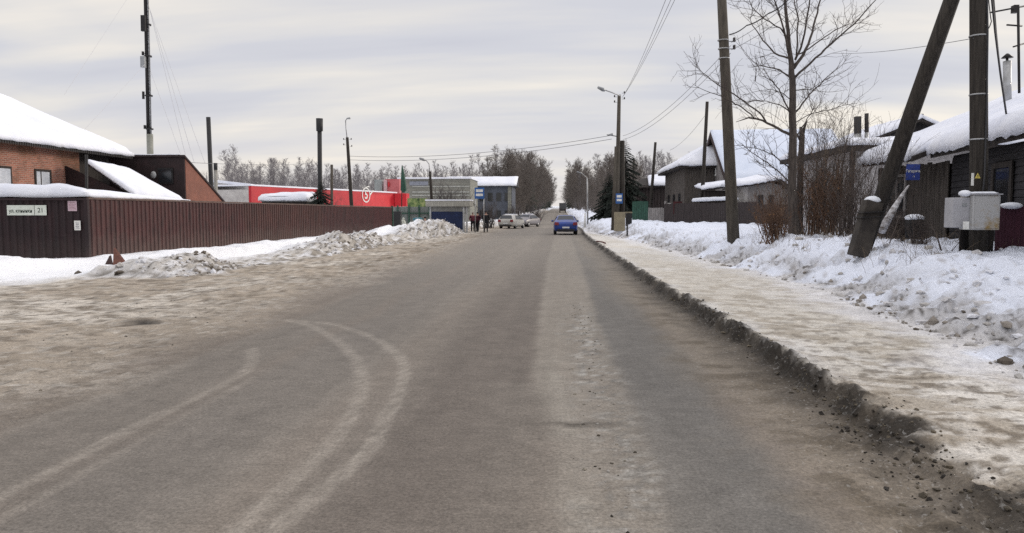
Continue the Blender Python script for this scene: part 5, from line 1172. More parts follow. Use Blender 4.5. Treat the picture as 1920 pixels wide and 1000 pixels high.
wire('single wire from the thin leaning pole down to the planked house', [P(1321, 218, 56), P(1256, 282, 78)], .014, .35, matl=wc)
wire('thick black cable curving from the tapering pole up into the sky', [P(1368, 65, 26), P(1400, 48, 24.5), P(1440, 26, 23), P(1480, -2, 21.5)], .02, .05)
wire('thin line rising beside the thick cable, upper of two', [P(1371, 80, 26), P(1500, -12, 21)], .008, .1, matl=wc); wire('thin line rising beside the thick cable, lower of two', [P(1371, 94, 26), P(1530, -12, 20)], .008, .1, matl=wc)
wire('thin line strung across to the left of the thick power pole', [P(1826, 72, 14.5), P(1560, 100, 30)], .006, .1, matl=wc)
wire('thick drop cable hanging from the power pole to the house eave', [P(1858, -20, 14.7), P(1866, 60, 15.2), P(1876, 140, 16), P(1891, 243, 17.2)], .020, .0)
wire('thinner cable hanging behind the thick drop cable', [P(1862, -20, 14.8), P(1868, 60, 15.3), P(1873, 110, 16)], .012, .0)
wire('looped cable beside the top of the power pole', [P(1853, -10, 14.6), P(1856, 20, 14.6), P(1859, 40, 14.6), P(1853, 54, 14.6)], .010, .02)
wire('faint line across the sky from the outbuilding to the wood', [P(355, 305, 45), P(600, 305, 90)], .014, .2, matl=wc)
# ------------------------------------------------------------------ TREES
def perp(d, rs):
    a = Vector((rs.uniform(-1, 1), rs.uniform(-1, 1), rs.uniform(-1, 1))); a = a - d * a.dot(d)
    return a.normalized() if a.length > 1e-4 else Vector((1, 0, 0))
def shoot(mb, p, d, L, r, rs, n=4, up=.25, wig=.18, sides=3, r1=None):
    """one curved branch; returns its points and directions"""
    pts = [p]; ds = [d]; r1 = r * .35 if r1 is None else r1
    for k in range(n):
        d = (d + perp(d, rs) * wig + Vector((0, 0, up / n))).normalized(); p = p + d * (L / n); pts.append(p); ds.append(d)
    mb.tube(pts, [r + (r1 - r) * i / n for i in range(n + 1)], sides, cap=False); return pts, ds
def along(pts, ds, t):
    i = min(int(t * (len(pts) - 1)), len(pts) - 2); f = t * (len(pts) - 1) - i
    return pts[i].lerp(pts[i + 1], f), ds[i]
def bare_tree(seed, h, r0, n1=26, n2=6, n3=5, tmin=.25, spread=.55, len1=.34, twig_r=.012, fork=1):
    rs = random.Random(seed); tr = MB(); cr = MB()
    stems = []
    for f in range(fork):
        d = Vector((rs.uniform(-.10, .10) * (1 + fork), rs.uniform(-.10, .10) * (1 + fork), 1)).normalized()
        stems.append(shoot(tr, Vector((rs.uniform(-.1, .1) * fork, rs.uniform(-.1, .1) * fork, -.3)), d, h * (1 if f == 0 else rs.uniform(.7, .95)), r0 / (fork ** .4), rs, 8, .3, .05, 6, r0 * .08))
    for k in range(n1):
        pts, ds = stems[k % fork]; t = tmin + (1 - tmin) * (k / n1) ** .9 * .98; p, d = along(pts, ds, t)
        bd = (d * (1 - spread) + perp(d, rs) * spread + Vector((0, 0, .15))).normalized()
        L = h * len1 * (1.05 - .75 * (t - tmin) / (1 - tmin)) * rs.uniform(.7, 1.15)
        p1, d1 = shoot(tr, p, bd, L, max(twig_r * 1.6, r0 * .34 * (1 - .7 * t)), rs, 4, .35, .18, 4, twig_r)
        for j in range(n2):
            q, qd = along(p1, d1, rs.uniform(.2, .98)); bd2 = (qd * .55 + perp(qd, rs) * .6 + Vector((0, 0, .1))).normalized()
            p2, d2 = shoot(cr, q, bd2, L * rs.uniform(.28, .55), twig_r * 1.15, rs, 3, .25, .22, 3, twig_r * .6)
            for i in range(n3):
                q3, qd3 = along(p2, d2, rs.uniform(.15, 1)); bd3 = (qd3 * .5 + perp(qd3, rs) * .7 + Vector((0, 0, .12))).normalized()
                shoot(cr, q3, bd3, L * rs.uniform(.12, .28), twig_r * .75, rs, 2, .15, .25, 3, twig_r * .4)
    return tr, cr
def tree_proto(name, seed, trunk_mat, crown_mat, label, cat, group, **kw):
    t = thing(name, label, cat, (0, 0, 0), group); a, b = bare_tree(seed, **kw)
    a.build('trunk', trunk_mat, t); b.build('crown', crown_mat, t); return t
def conifer(seed, h, w, n=46, mat_=None, step=10):
    rs = random.Random(seed); tr = MB(); cr = MB(); tr.tube([(0, 0, -.3), (0, 0, h * .6), (0, 0, h)], [h * .018, h * .011, .01], 7)
    for k in range(n):
        t = (k + .5) / n; z = h * (.06 + .93 * t); R = w * (1 - t) ** .8 * rs.uniform(.75, 1.12) + .06
        for j in range(max(4, int(step * (1 - .5 * t)))):
            a = rs.uniform(0, 6.283); d = Vector((math.cos(a), math.sin(a), 0)); s = Vector((-d.y, d.x, 0)); L = R * rs.uniform(.7, 1.1)
            for i in range(6):
                f0 = i / 6; f1 = (i + 1.25) / 6; p = Vector((0, 0, z)) + d * L * f0 - Vector((0, 0, L * .38 * f0 ** 1.4)); q = Vector((0, 0, z)) + d * L * f1 - Vector((0, 0, L * .38 * f1 ** 1.4))
                ww = .16 * L * (1.25 - f0) * rs.uniform(.6, 1.2)
                dz = Vector((0, 0, -rs.uniform(.05, .3) * L * .5))
                cr.add([p, q + s * ww + dz, q + d * ww * .6, q - s * ww + dz], [(0, 1, 2), (0, 2, 3)])
    return tr, cr
def place(o, x, y, z, s=1.0, rz=None, sz=None, label=None, group=None):
    o.location = (x, y, z); o.rotation_euler = (0, 0, rnd.uniform(0, 6.28) if rz is None else rz); o.scale = (s, s, sz or s)
    if label: o['label'] = label
    if group: o['group'] = group
    return o

# the big bare tree by the tapering pole, limbs measured limb by limb
TY = 23.0
bt = thing('bare_tree', 'big bare tree rising from the snow bank between pole and bushes', 'tree', tuple(P(1487, 448, TY)))
rs = random.Random(21); trk = MB(); crn = MB()
limbs = [([(1488, 462), (1486, 400), (1485, 330), (1487, 250), (1486, 150), (1482, 108), (1478, 60), (1472, 0), (1468, -70), (1466, -130)], [.20, .165, .150, .135, .115, .088, .066, .05, .035, .012], 0),
 ([(1488, 128), (1506, 103), (1519, 72), (1529, 36), (1538, 0), (1549, -70)], [.07, .058, .045, .038, .030, .010], .4),
 ([(1491, 112), (1502, 89), (1511, 48), (1519, -5), (1524, -80)], [.05, .042, .034, .026, .009], -.5), ([(1493, 104), (1497, 36), (1489, 0), (1484, -70)], [.035, .028, .022, .008], .3),
 ([(1481, 108), (1471, 60), (1452, 0), (1440, -60)], [.05, .036, .026, .009], -.4), ([(1480, 110), (1452, 100), (1430, 76), (1411, 48), (1404, 30)], [.04, .034, .026, .018, .006], .5),
 ([(1476, 72), (1464, 53), (1433, 36), (1410, 14), (1400, -20)], [.035, .028, .022, .015, .006], -.7), ([(1482, 146), (1462, 131), (1430, 124), (1402, 126)], [.036, .028, .02, .007], .6),
 ([(1490, 146), (1520, 118), (1548, 91), (1580, 64), (1610, 36), (1646, -4)], [.052, .044, .038, .032, .026, .016], -.3), ([(1500, 102), (1546, 70), (1572, 54), (1600, 42)], [.032, .025, .018, .006], .7),
 ([(1490, 212), (1512, 185), (1530, 165), (1552, 144), (1576, 122)], [.040, .032, .026, .018, .006], .5), ([(1483, 213), (1470, 190), (1461, 168), (1445, 150), (1425, 142)], [.036, .030, .024, .016, .006], -.6),
 ([(1484, 254), (1459, 241), (1430, 226), (1404, 221), (1380, 229)], [.062, .052, .042, .03, .012], .3), ([(1436, 228), (1424, 211), (1396, 190), (1370, 173), (1342, 156), (1318, 137), (1297, 120)], [.036, .033, .03, .026, .02, .014, .005], .2),
 ([(1414, 222), (1394, 204), (1372, 190), (1351, 180), (1322, 170), (1298, 157)], [.028, .025, .021, .017, .012, .005], -.3), ([(1484, 210), (1462, 197), (1438, 190), (1410, 187)], [.028, .022, .016, .006], .4),
 ([(1484, 345), (1455, 318), (1430, 300), (1400, 278), (1380, 262)], [.032, .026, .02, .014, .005], .5), ([(1484, 318), (1450, 291), (1420, 279), (1385, 270)], [.028, .022, .015, .005], -.5), ([(1484, 362), (1462, 338), (1448, 330), (1420, 302)], [.024, .018, .014, .005], .6),
 ([(1490, 262), (1503, 240), (1520, 214), (1530, 190)], [.034, .026, .018, .006], .5), ([(1489, 232), (1520, 214), (1556, 206), (1590, 196)], [.022, .016, .012, .005], .8), ([(1488, 170), (1520, 168), (1545, 150)], [.020, .014, .005], -.6), ([(1487, 190), (1462, 172), (1440, 168), (1412, 150)], [.02, .015, .01, .005], -.3)]
LP = []
for pts, rr, dep in limbs:
    rr = [r_ * (.84 if rr[0] > .15 else .74) for r_ in rr]
    n = len(pts); q = []
    for i, (u, v) in enumerate(pts): q.append(P(u, v, TY + dep * 2.2 * (i / (n - 1)) ** 1.0))
    # gentle kinks between the measured points
    f = []; rf = []
    for i in range(n - 1):
        for k in range(3):
            t = k / 3; f.append(q[i].lerp(q[i + 1], t) + Vector((rs.uniform(-1, 1), rs.uniform(-1, 1), rs.uniform(-1, 1))) * (.018 if k else .004)); rf.append(rr[i] + (rr[i + 1] - rr[i]) * t)
    f.append(q[-1]); rf.append(rr[-1]); trk.tube(f, rf, 8 if rr[0] > .03 else 5); LP.append((f, rr))
for f, rr in LP:
    ds = [(f[min(i + 1, len(f) - 1)] - f[max(i - 1, 0)]).normalized() for i in range(len(f))]
    Lt = sum((f[i + 1] - f[i]).length for i in range(len(f) - 1)); main = rr[0] > .14
    for k in range(int((18 if main else 6) + Lt * 2.4)):
        t = rs.uniform(.32 if main else .22, 1); p, d = along(f, ds, t); bd = (d * (.2 if main else .6) + perp(d, rs) * .65 + Vector((0, 0, .25))).normalized(); L = rs.uniform(.35, 1.1) * (1.25 if main else 1)
        p1, d1 = shoot(crn, p, bd, L, .0085, rs, 4, .2, .22, 3, .004)
        for j in range(rs.randint(2, 4)):
            a, ad = along(p1, d1, rs.uniform(.2, 1)); p2, d2 = shoot(crn, a, (ad * .5 + perp(ad, rs) * .6 + Vector((0, 0, .12))).normalized(), L * rs.uniform(.25, .6), .0052, rs, 3, .15, .25, 3, .003)
            if rs.random() < .6:
                a, ad = along(p2, d2, rs.uniform(.3, 1)); shoot(crn, a, (ad * .5 + perp(ad, rs) * .6).normalized(), L * rs.uniform(.12, .3), .004, rs, 2, .1, .2, 3, .0025)
trk.build('trunk', bark, bt); crn.build('crown', twig_near, bt)
# broken dead trunk just behind it
dt = thing('dead_trunk', 'broken dead tree trunk with a jagged top right of the big bare tree', 'tree trunk', tuple(P(1502, 440, 25)))
m = MB(); m.tube([P(1500, 455, 25), P(1499, 380, 25), P(1502, 300, 25), P(1504, 255, 25), P(1501, 238, 25)], [.11, .105, .095, .09, .04], 9); m.build('trunk', bark, dt)
m = MB(); m.tube([P(1503, 262, 25), P(1508, 240, 25), P(1513, 228, 24.9)], [.07, .045, .012], 7); m.tube([P(1500, 262, 25), P(1494, 250, 25)], [.05, .015], 6); m.build('stub_branch', bark, dt)

# bushes: one thing each
def bush(label, u, v, y, h, n, spread, matl, twr=.007, seed=1, leaf=None, cat='bush', lean=0.0, name='bare_bush'):
    c = P(u, v, y); gz0 = ground_z(c.x, c.y) if c.x < 15.5 else c.z; t = thing(name, label, cat, (c.x, c.y, gz0)); rs = random.Random(seed); st = MB(); tw = MB(); lf = MB()
    for k in range(n):
        a = rs.uniform(0, 6.28); b = rs.uniform(0, spread); d = Vector((math.cos(a) * b + lean, math.sin(a) * b * .8, 1)).normalized(); L = h * rs.uniform(.45, 1.0)
        p1, d1 = shoot(st, Vector((c.x + rs.gauss(0, .30) * h * .35, c.y + rs.gauss(0, .2) * h * .35, gz0 - .15)), d, L, twr * rs.uniform(1.2, 2.2), rs, 5, .25, .10, 4, twr * .6)
        for j in range(rs.randint(4, 8)):
            q, qd = along(p1, d1, rs.uniform(.25, 1)); p2, d2 = shoot(tw, q, (qd * .6 + perp(qd, rs) * .55 + Vector((0, 0, .15))).normalized(), L * rs.uniform(.15, .42), twr * .7, rs, 3, .2, .2, 3, twr * .4)
            for i in range(2):
                a2, ad = along(p2, d2, rs.uniform(.2, 1)); shoot(tw, a2, (ad * .6 + perp(ad, rs) * .6).normalized(), L * rs.uniform(.06, .18), twr * .55, rs, 2, .1, .2, 3, twr * .35)
                if leaf and rs.random() < leaf[1]:
                    e = perp(ad, rs) * rs.uniform(.02, .045); g_ = perp(ad, rs) * rs.uniform(.02, .045); lf.add([a2 + e, a2 + g_, a2 - e, a2 - g_], [(0, 1, 2, 3)])
    st.build('stems', matl, t); tw.build('crown', matl, t)
    if leaf: lf.build('dead_leaves', leaf[0], t)
    return t
bush('dense reddish-brown bush directly right of the big bare tree', 1545, 446, 23.5, 2.3, 46, .42, twig_red, .008, 1, (rust_leaf, .55))
bush('tall thin-stemmed bush with bare shoots reaching above the grey house eave', 1560, 446, 25.5, 3.9, 40, .30, twig_near, .008, 2)
bush('bare bush leaning over the snow left of the big tree trunk', 1452, 452, 22.3, 1.15, 60, .75, twig_red, .006, 3, (rust_leaf, .25))
bush('wispy brown bush in front of the dark board fence, left of the big tree', 1455, 440, 27, 2.1, 46, .45, twig_red, .007, 4)
bush('tangled bush between the reddish bush and the concrete stub', 1592, 448, 22.5, 2.4, 30, .45, twig_near, .007, 5)
bush('snow-tangled low bush right of the concrete stub', 1668, 446, 18.2, 1.35, 40, .6, twig_near, .005, 6, lean=.3)
bush('tall spindly bush of upright shoots in front of the dead trunk', 1515, 446, 24.3, 3.3, 34, .26, twig_near, .008, 7)
bush('low scrub of dry twigs on the snow between stub and cabinet', 1722, 455, 16.2, .8, 36, .7, twig_near, .0045, 8)
bush('yellowish dry bush against the grey house wall', 1575, 440, 27.5, 2.1, 30, .35, straw, .007, 9, (rust_leaf, .6))
bush('rounded dark bare bush rising behind the bus shelter', 842, 410, 76, 4.4, 60, .75, twig_far, .022, 10)
bush('small dark scrub bush behind the waiting people', 915, 414, 78, 3.0, 40, .6, twig_far, .018, 11)
bush('dark scrub bush behind the parked cars', 966, 412, 92, 2.6, 44, .6, twig_far, .02, 12)
bush('second scrub bush behind the grey parked car, nearer the road', 1004, 408, 100, 2.8, 44, .6, twig_far, .02, 13)
bush('slender leafless saplings standing tall against the grey house wall', 1580, 446, 24.5, 4.6, 16, .16, twig_near, .008, 21, name='sapling')
bush('spray of pale thin shoots between the dead trunk and the reddish bush', 1532, 446, 25.0, 4.3, 26, .30, straw, .006, 22)
bush('thin grey shoots in front of the porch window beside the raking strut', 1625, 446, 21.0, 2.9, 26, .34, twig_near, .006, 23)
# dry grass pushed through the snow
rs = random.Random(5); m = MB()
for k in range(520):
    if rs.random() < .6: y = rs.uniform(14.2, 21); x = rs.uniform(6.0, 9.0) + (y - 15) * .25
    else: y = rs.uniform(19, 26); x = rs.uniform(5.9, 8.2)
    z = ground_z(x, y) - .03; L = rs.uniform(.12, .5); d = Vector((rs.gauss(0, .35), rs.gauss(0, .35), 1)).normalized(); shoot(m, Vector((x, y, z)), d, L, .0035, rs, 3, -.5, .15, 3, .002)
single('dry_grass', m, straw, 'dry grass stalks poking through the snow bank', 'grass', kind='stuff')
# small evergreen at the foot of the black chimney
ev = thing('evergreen', 'small dark evergreen with drooping boughs at the foot of the black chimney', 'evergreen tree', tuple(P(603, 400, 57.5)[:2]) + (0,))
a_, b_ = conifer(3, 4.3, 2.1, 44, step=13); loc = ev.location.copy(); ev.location = (0, 0, 0); a_.build('trunk', bark, ev); b_.build('crown', needle, ev); ev.location = loc; ev.scale = (1.0, 1.0, .98)
bush('thin bare bush beside the small evergreen, showing over the brown fence', 612, 400, 59, 3.6, 14, .35, twig_far, .012, 15)
# two dark spruces behind the right lamp pole
spr = []
for (u, y, h, wd, lab) in ((1172, 76, 8.8, 3.0, 'taller dark spruce behind the right lamp pole'), (1141, 82, 6.0, 2.3, 'shorter dark spruce left of the right lamp pole'), (1184, 84, 5.2, 1.7, 'small dark spruce at the end of the green board fence')):
    p = P(u, 410, y); t = thing('spruce', lab, 'spruce', (0, 0, 0), 'spruces behind the lamp pole'); a_, b_ = conifer(int(u), h, wd, 44, step=11); a_.build('trunk', bark, t); b_.build('crown', needle, t); t.location = (p.x, p.y, .3)

# avenue trees beyond: individual trees, copied from a few grown ones
protos = []
for k in range(5):
    protos.append(tree_proto('bare_tree', 100 + k, twig_wood, twig_wood, 'tall bare tree in the dense row lining the left of the far road', 'tree', 'bare trees lining the far road on the left', h=15, r0=.17, n1=46, n2=9, n3=6, tmin=.06, spread=.5, len1=.29, twig_r=.017, fork=1 + k % 2))
pines = []
for k in range(2):
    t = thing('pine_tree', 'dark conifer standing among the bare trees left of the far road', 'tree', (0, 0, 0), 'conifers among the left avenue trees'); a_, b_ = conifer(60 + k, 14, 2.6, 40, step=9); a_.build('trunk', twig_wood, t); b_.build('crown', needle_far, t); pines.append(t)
used = set(); upine = set()
def avenue(side, spots):
    for (u, y, vtop, kind) in spots:
        p = P(u, 400, y); gz0 = float(rise(y)) - .2; h = P(u, vtop, y).z - gz0
        if kind == 'c':
            k = rnd.randrange(2); o = pines[k] if k not in upine else copy_tree(pines[k]); upine.add(k); H = 14
            if side == 'R': o['label'] = 'dark conifer standing among the bare trees right of the far road'; o['group'] = 'conifers among the right avenue trees'
        else:
            k = rnd.randrange(5); o = protos[k] if k not in used else copy_tree(protos[k]); used.add(k); H = 15
            if side == 'R': o['label'] = 'tall bare tree in the dense row lining the right of the far road'; o['group'] = 'bare trees lining the far road on the right'
        s = h / H; place(o, p.x, p.y, gz0, s * rnd.uniform(.9, 1.1), sz=s)
rr = random.Random(12)
L = [(941, 144, 266, 'b'), (928, 148, 292, 'b'), (955, 143, 283, 'b'), (918, 150, 304, 'b'), (948, 150, 278, 'b')]
for k in range(72):
    t = (k + rr.random()) / 72; y = 141 + 550 * t ** 1.7; u = 1050 - (7.6 + rr.uniform(0, 6.5) * (1 - .3 * t)) * 1400 / y; vt = np.interp(u, [925, 945, 965, 985, 1000, 1015, 1028, 1040], [312, 298, 288, 284, 292, 306, 328, 350]) + rr.uniform(-5, 22)
    L.append((u, y, float(vt), 'c' if rr.random() < .16 else 'b'))
avenue('L', L)
Rr = []
for k in range(76):
    t = (k + rr.random()) / 76; y = 104 + 560 * t ** 1.7; u = 1050 + (6.2 + rr.uniform(0, 7.0) * (1 - .3 * t)) * 1400 / y; vt = np.interp(u, [1056, 1065, 1078, 1090, 1105, 1130, 1160], [350, 325, 306, 302, 314, 300, 292]) + rr.uniform(-5, 24)
    Rr.append((u, y, float(vt), 'c' if rr.random() < .10 else 'b'))
avenue('R', Rr)
# hazy birch wood beyond the houses: individual trees
hz = []
for k in range(3):
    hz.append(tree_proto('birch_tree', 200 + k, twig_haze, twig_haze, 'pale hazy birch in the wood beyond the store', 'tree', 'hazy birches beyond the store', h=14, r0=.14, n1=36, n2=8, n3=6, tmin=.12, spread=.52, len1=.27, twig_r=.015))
uh = set()
def hazy(u, y, vtop, label, group):
    k = rnd.randrange(3); o = hz[k] if k not in uh else copy_tree(hz[k]); uh.add(k)
    p = P(u, 400, y); g0 = float(rise(min(y, 500))) - .3; h = P(u, vtop, y).z - g0; s = h / 14; place(o, p.x, p.y, g0, s * rnd.uniform(.85, 1.1), sz=s, label=label, group=group)
hazy(452, 150, 268, 'tallest hazy birch standing left in the wood above the white store end', None); hazy(438, 170, 284, 'hazy birch next to the tallest one above the white store end', None); hazy(470, 165, 292, 'hazy birch right of the tallest one above the white store end', None)
for k in range(84):
    u = 425 + (930 - 425) * (k + rr.random()) / 84; y = rr.uniform(190, 300); vt = np.interp(u, [420, 500, 560, 620, 660, 700, 760, 820, 900, 940], [305, 303, 300, 312, 318, 312, 318, 310, 300, 282]) + rr.uniform(-8, 14)
    hazy(u, y, float(vt), 'pale hazy birch in the wood beyond the store', 'hazy birches beyond the store')
for k in range(36):
    u = 1128 + (1340 - 1128) * (k + rr.random()) / 36; y = rr.uniform(170, 280); vt = np.interp(u, [1128, 1180, 1240, 1290, 1340], [292, 300, 282, 296, 312]) + rr.uniform(-8, 16)
    hazy(u, y, float(vt), 'pale hazy birch in the wood behind the right-hand houses', 'hazy birches behind the right-hand houses')
# the far-off wood that reads as one mass
m = MB(); rs = random.Random(77)
for k in range(1100):
    u = rs.uniform(330, 1420)
    if 1022 < u < 1078: continue
    y = rs.uniform(260, 420); p = P(u, 400, y); g0 = float(rise(y)) - 2; h = rs.uniform(.65, 1.0) * (P(u, 318, y).z - g0)
    m.tube([(p.x, y, g0), (p.x + rs.uniform(-.3, .3), y, g0 + h)], [.11, .02], 3, cap=False)
    for j in range(15):
        z = g0 + h * rs.uniform(.15, .97); a = rs.uniform(0, 6.28); L_ = rs.uniform(.8, 2.2) * (1.15 - (z - g0) / h * .7); e = Vector((p.x + math.cos(a) * L_, y + math.sin(a) * L_, z + L_ * 1.1)); m.tube([(p.x, y, z), e], [.04, .015], 3, cap=False)
        for i in range(3): c = Vector((p.x, y, z)).lerp(e, rs.uniform(.3, 1)); m.tube([c, c + Vector((rs.uniform(-.7, .7), rs.uniform(-.7, .7), rs.uniform(.3, 1.1)))], [.025, .01], 3, cap=False)
single('forest', m, mat('twig_wall', (.24, .225, .23), (.17, .16, .168), rough=1, bump=0, spec=.1), 'grey far-off wood along the horizon', 'forest', kind='stuff')  # pale grey twigs: distance haze put into the colour

# ------------------------------------------------------------------ VEHICLES
def car(label, body_mat, kind='sedan', group=None, snowy=False, L=4.4, W=1.72, H=1.47):
    t = thing('parked_car' if kind != 'driving' else 'car', label, 'car', (0, 0, 0), group)
    hl = L / 2; hw = W / 2
    # stations along the car, rear (-y) to front (+y): y, bottom, belt, roof, half width at sill, belt, roof
    st = [(-hl, .42, .78, .80, .62, .66, .60), (-hl + .06, .30, .92, .94, .76, .80, .72), (-hl + .30, .24, 1.00, 1.02, .83, .845, .76), (-hl + .58, .22, 1.00, 1.06, .85, .855, .74),
          (-hl + 1.12, .20, .99, 1.40, .86, .86, .58), (-hl + 1.55, .20, .97, H, .86, .86, .57), (-hl + 2.2, .20, .95, H, .86, .86, .58), (-hl + 2.75, .20, .94, 1.40, .86, .86, .58),
          (-hl + 3.35, .22, .93, .98, .85, .85, .70), (-hl + 3.9, .24, .86, .89, .82, .82, .70), (-hl + 4.28, .28, .74, .77, .74, .74, .62), (hl, .40, .62, .64, .60, .60, .52)]
    if kind == 'hatch':
        st[2] = (-hl + .14, .24, 1.00, 1.05, .83, .845, .74); st[3] = (-hl + .34, .22, 1.00, 1.36, .85, .855, .60); st[4] = (-hl + .8, .20, .99, H, .86, .86, .58)
    vs = []; fs = []; k = W / 1.72
    for (y, zb, zl, zr, ws, wl, wr) in st:
        zm = (zb + zl) / 2
        ring = [(ws * .92, zb), (ws + .01, zb + .10), (wl + .015, zm), (wl, zl), (wr + (wl - wr) * .12, zr - .05 if zr - zl > .1 else zr - .01), (wr * .86, zr)]
        vs += [(-x * k, y, z) for x, z in ring] + [(x * k, y, z) for x, z in reversed(ring)]
    n = 12
    for i in range(len(st) - 1):
        for j in range(n): fs.append((i * n + j, i * n + (j + 1) % n, (i + 1) * n + (j + 1) % n, (i + 1) * n + j))
    fs.append(tuple(range(n))); fs.append(tuple(range((len(st) - 1) * n, len(st) * n)))
    b = MB(); b.add(vs, fs, True); bo = b.build('body', body_mat, t)
    md = bo.modifiers.new('smooth', 'SUBSURF'); md.levels = md.render_levels = 1
    bw = (.60 if kind != 'hatch' else .62) * k; y0, y1, z0, z1 = (-hl + .60, -hl + 1.10, 1.05, 1.385) if kind != 'hatch' else (-hl + .13, -hl + .40, 1.05, 1.37)
    m = MB(); m.prism([(-bw * 1.08, y0, z0), (bw * 1.08, y0, z0), (bw * .84, y1, z1), (-bw * .84, y1, z1)], (0, -.03, .02)); m.build('rear_window', glass_dark, t)
    m = MB(); m.prism([(-.72 * k, -hl + 3.28, .97), (.72 * k, -hl + 3.28, .97), (.56 * k, -hl + 2.78, 1.37), (-.56 * k, -hl + 2.78, 1.37)], (0, .03, .02)); m.build('windscreen', glass_dark, t)
    for s in (-1, 1):
        m = MB(); m.prism([(s * .855 * k, -hl + .95, 1.0), (s * .855 * k, -hl + 3.05, .98), (s * .655 * k, -hl + 2.65, 1.33), (s * .65 * k, -hl + 1.25, 1.36)], (s * .02, 0, .004)); m.build('side_window', glass_dark, t)
        m = MB(); m.prism([(s * .84 * k, -hl + .02, .72), (s * .50 * k, -hl - .015, .72), (s * .52 * k, -hl - .01, .93), (s * .80 * k, -hl + .03, .95)], (0, -.035, 0)); m.build('tail_light', lamp_red, t, .01)
        m = MB(); m.prism([(s * .76 * k, hl - .22, .55), (s * .45 * k, hl - .02, .55), (s * .45 * k, hl - .05, .70), (s * .76 * k, hl - .25, .72)], (0, .03, 0)); m.build('headlight', glass_pale, t)
        m = MB(); m.ell((s * (hw + .09), -hl + 2.95, 1.0), (.11, .06, .075), 8, 6); m.build('mirror', body_mat, t)
        for y in (-hl + .85, hl - .88):
            m = MB(); m.tube([(s * (hw - .20), y, .31), (s * (hw - .17), y, .31), (s * (hw - .03), y, .31), (s * (hw), y, .31)], [.28, .315, .315, .28], 18); wo = m.build('wheel', rubber, t); m = MB(); m.tube([(s * (hw - .04), y, .31), (s * (hw + .006), y, .31)], [.2, .19], 14); m.build('rim', galv, wo)
    m = MB(); m.box(-.62 * k, .62 * k, -hl - .05, -hl + .2, .30, .44); m.build('rear_bumper', black_iron, t, .02)
    m = MB(); m.box(-.26, .26, -hl - .03, -hl - .005, .50, .615); m.build('licence_plate', plate_white, t)
    if snowy: snow_sheet((-.56 * k, -hl + 1.35, H - .01), (.56 * k, -hl + 1.35, H - .01), (.56 * k, -hl + 2.5, H - .01), (-.56 * k, -hl + 2.5, H - .01), .06, 10, 10, 7, edge=.1, droop=.02).build('roof_snow', snow_roof, t)
    return t
c1 = car('dark blue saloon driving away in the right lane', car_blue, 'driving', W=1.74); p = P(1060, 441, 55); c1.location = (p.x, 57.0, ground_z(p.x, 57)); c1.rotation_euler = (0, 0, R_(1))
c2 = car('dusty off-white hatchback parked nearest beyond the bus stop', car_white, 'hatch', 'cars parked beyond the bus stop', True); p = P(957, 429, 76); c2.location = (p.x, 78.5, ground_z(p.x, 78)); c2.rotation_euler = (0, 0, R_(-14))
c3 = car('grey car parked nose towards the road behind the off-white hatchback', car_grey, 'sedan', 'cars parked beyond the bus stop', True); p = P(986, 426, 85); c3.location = (p.x, 88, ground_z(p.x, 88)); c3.rotation_euler = (0, 0, R_(158))
tk = thing('truck', 'grey box truck far down the road ahead of the blue car', 'truck', (0, 0, 0))
m = MB(); m.box(-1.1, 1.1, -3, 1.2, .95, 3.0); m.build('cargo_box', truck_grey, tk, .04)
m = MB(); m.box(-1.02, 1.02, 1.4, 3.1, .6, 2.35); cb2 = m.build('cab', truck_grey, tk, .08); m = MB(); m.box(-.9, .9, 3.1, 3.13, 1.4, 2.2); m.build('windscreen', glass_dark, cb2)
m = MB(); m.box(-.9, .9, -2.9, 3, .65, .9); m.build('chassis', black_iron, tk)
for s in (-1, 1):
    for y in (-1.9, 2.3): m = MB(); m.tube([(s * .72, y, .45), (s * 1.0, y, .45)], [.45, .45], 14); m.build('wheel', rubber, tk)
    m = MB(); m.box(s * .85 - .1, s * .85 + .1, -3.04, -3.003, .98, 1.15); m.build('tail_light', lamp_red, tk)
p = P(1055, 400, 235); tk.location = (p.x, 235, ground_z(p.x, 235))

# ------------------------------------------------------------------ PEOPLE
def skin_mesh(name, pts, edges, rad, matl, parent, lv=2):
    me = bpy.data.meshes.new(name); me.from_pydata(pts, edges, []); o = bpy.data.objects.new(name, me); COL.objects.link(o)
    s = o.modifiers.new('skin', 'SKIN'); d = o.modifiers.new('sub', 'SUBSURF'); d.levels = d.render_levels = lv
    if not me.skin_vertices: me.skin_vertices.new()
    for i, r in enumerate(rad):
        me.skin_vertices[0].data[i].radius = (r, r) if not hasattr(r, '__len__') else r
        me.skin_vertices[0].data[i].use_root = (i == 0)
    dg = bpy.context.evaluated_depsgraph_get(); m2 = bpy.data.meshes.new_from_object(o.evaluated_get(dg)); COL.objects.unlink(o); bpy.data.objects.remove(o)
    m2.materials.clear(); m2.materials.append(matl); m2.polygons.foreach_set('use_smooth', [True] * len(m2.polygons))
    q = bpy.data.objects.new(name, m2); COL.objects.link(q); q.parent = parent; return q
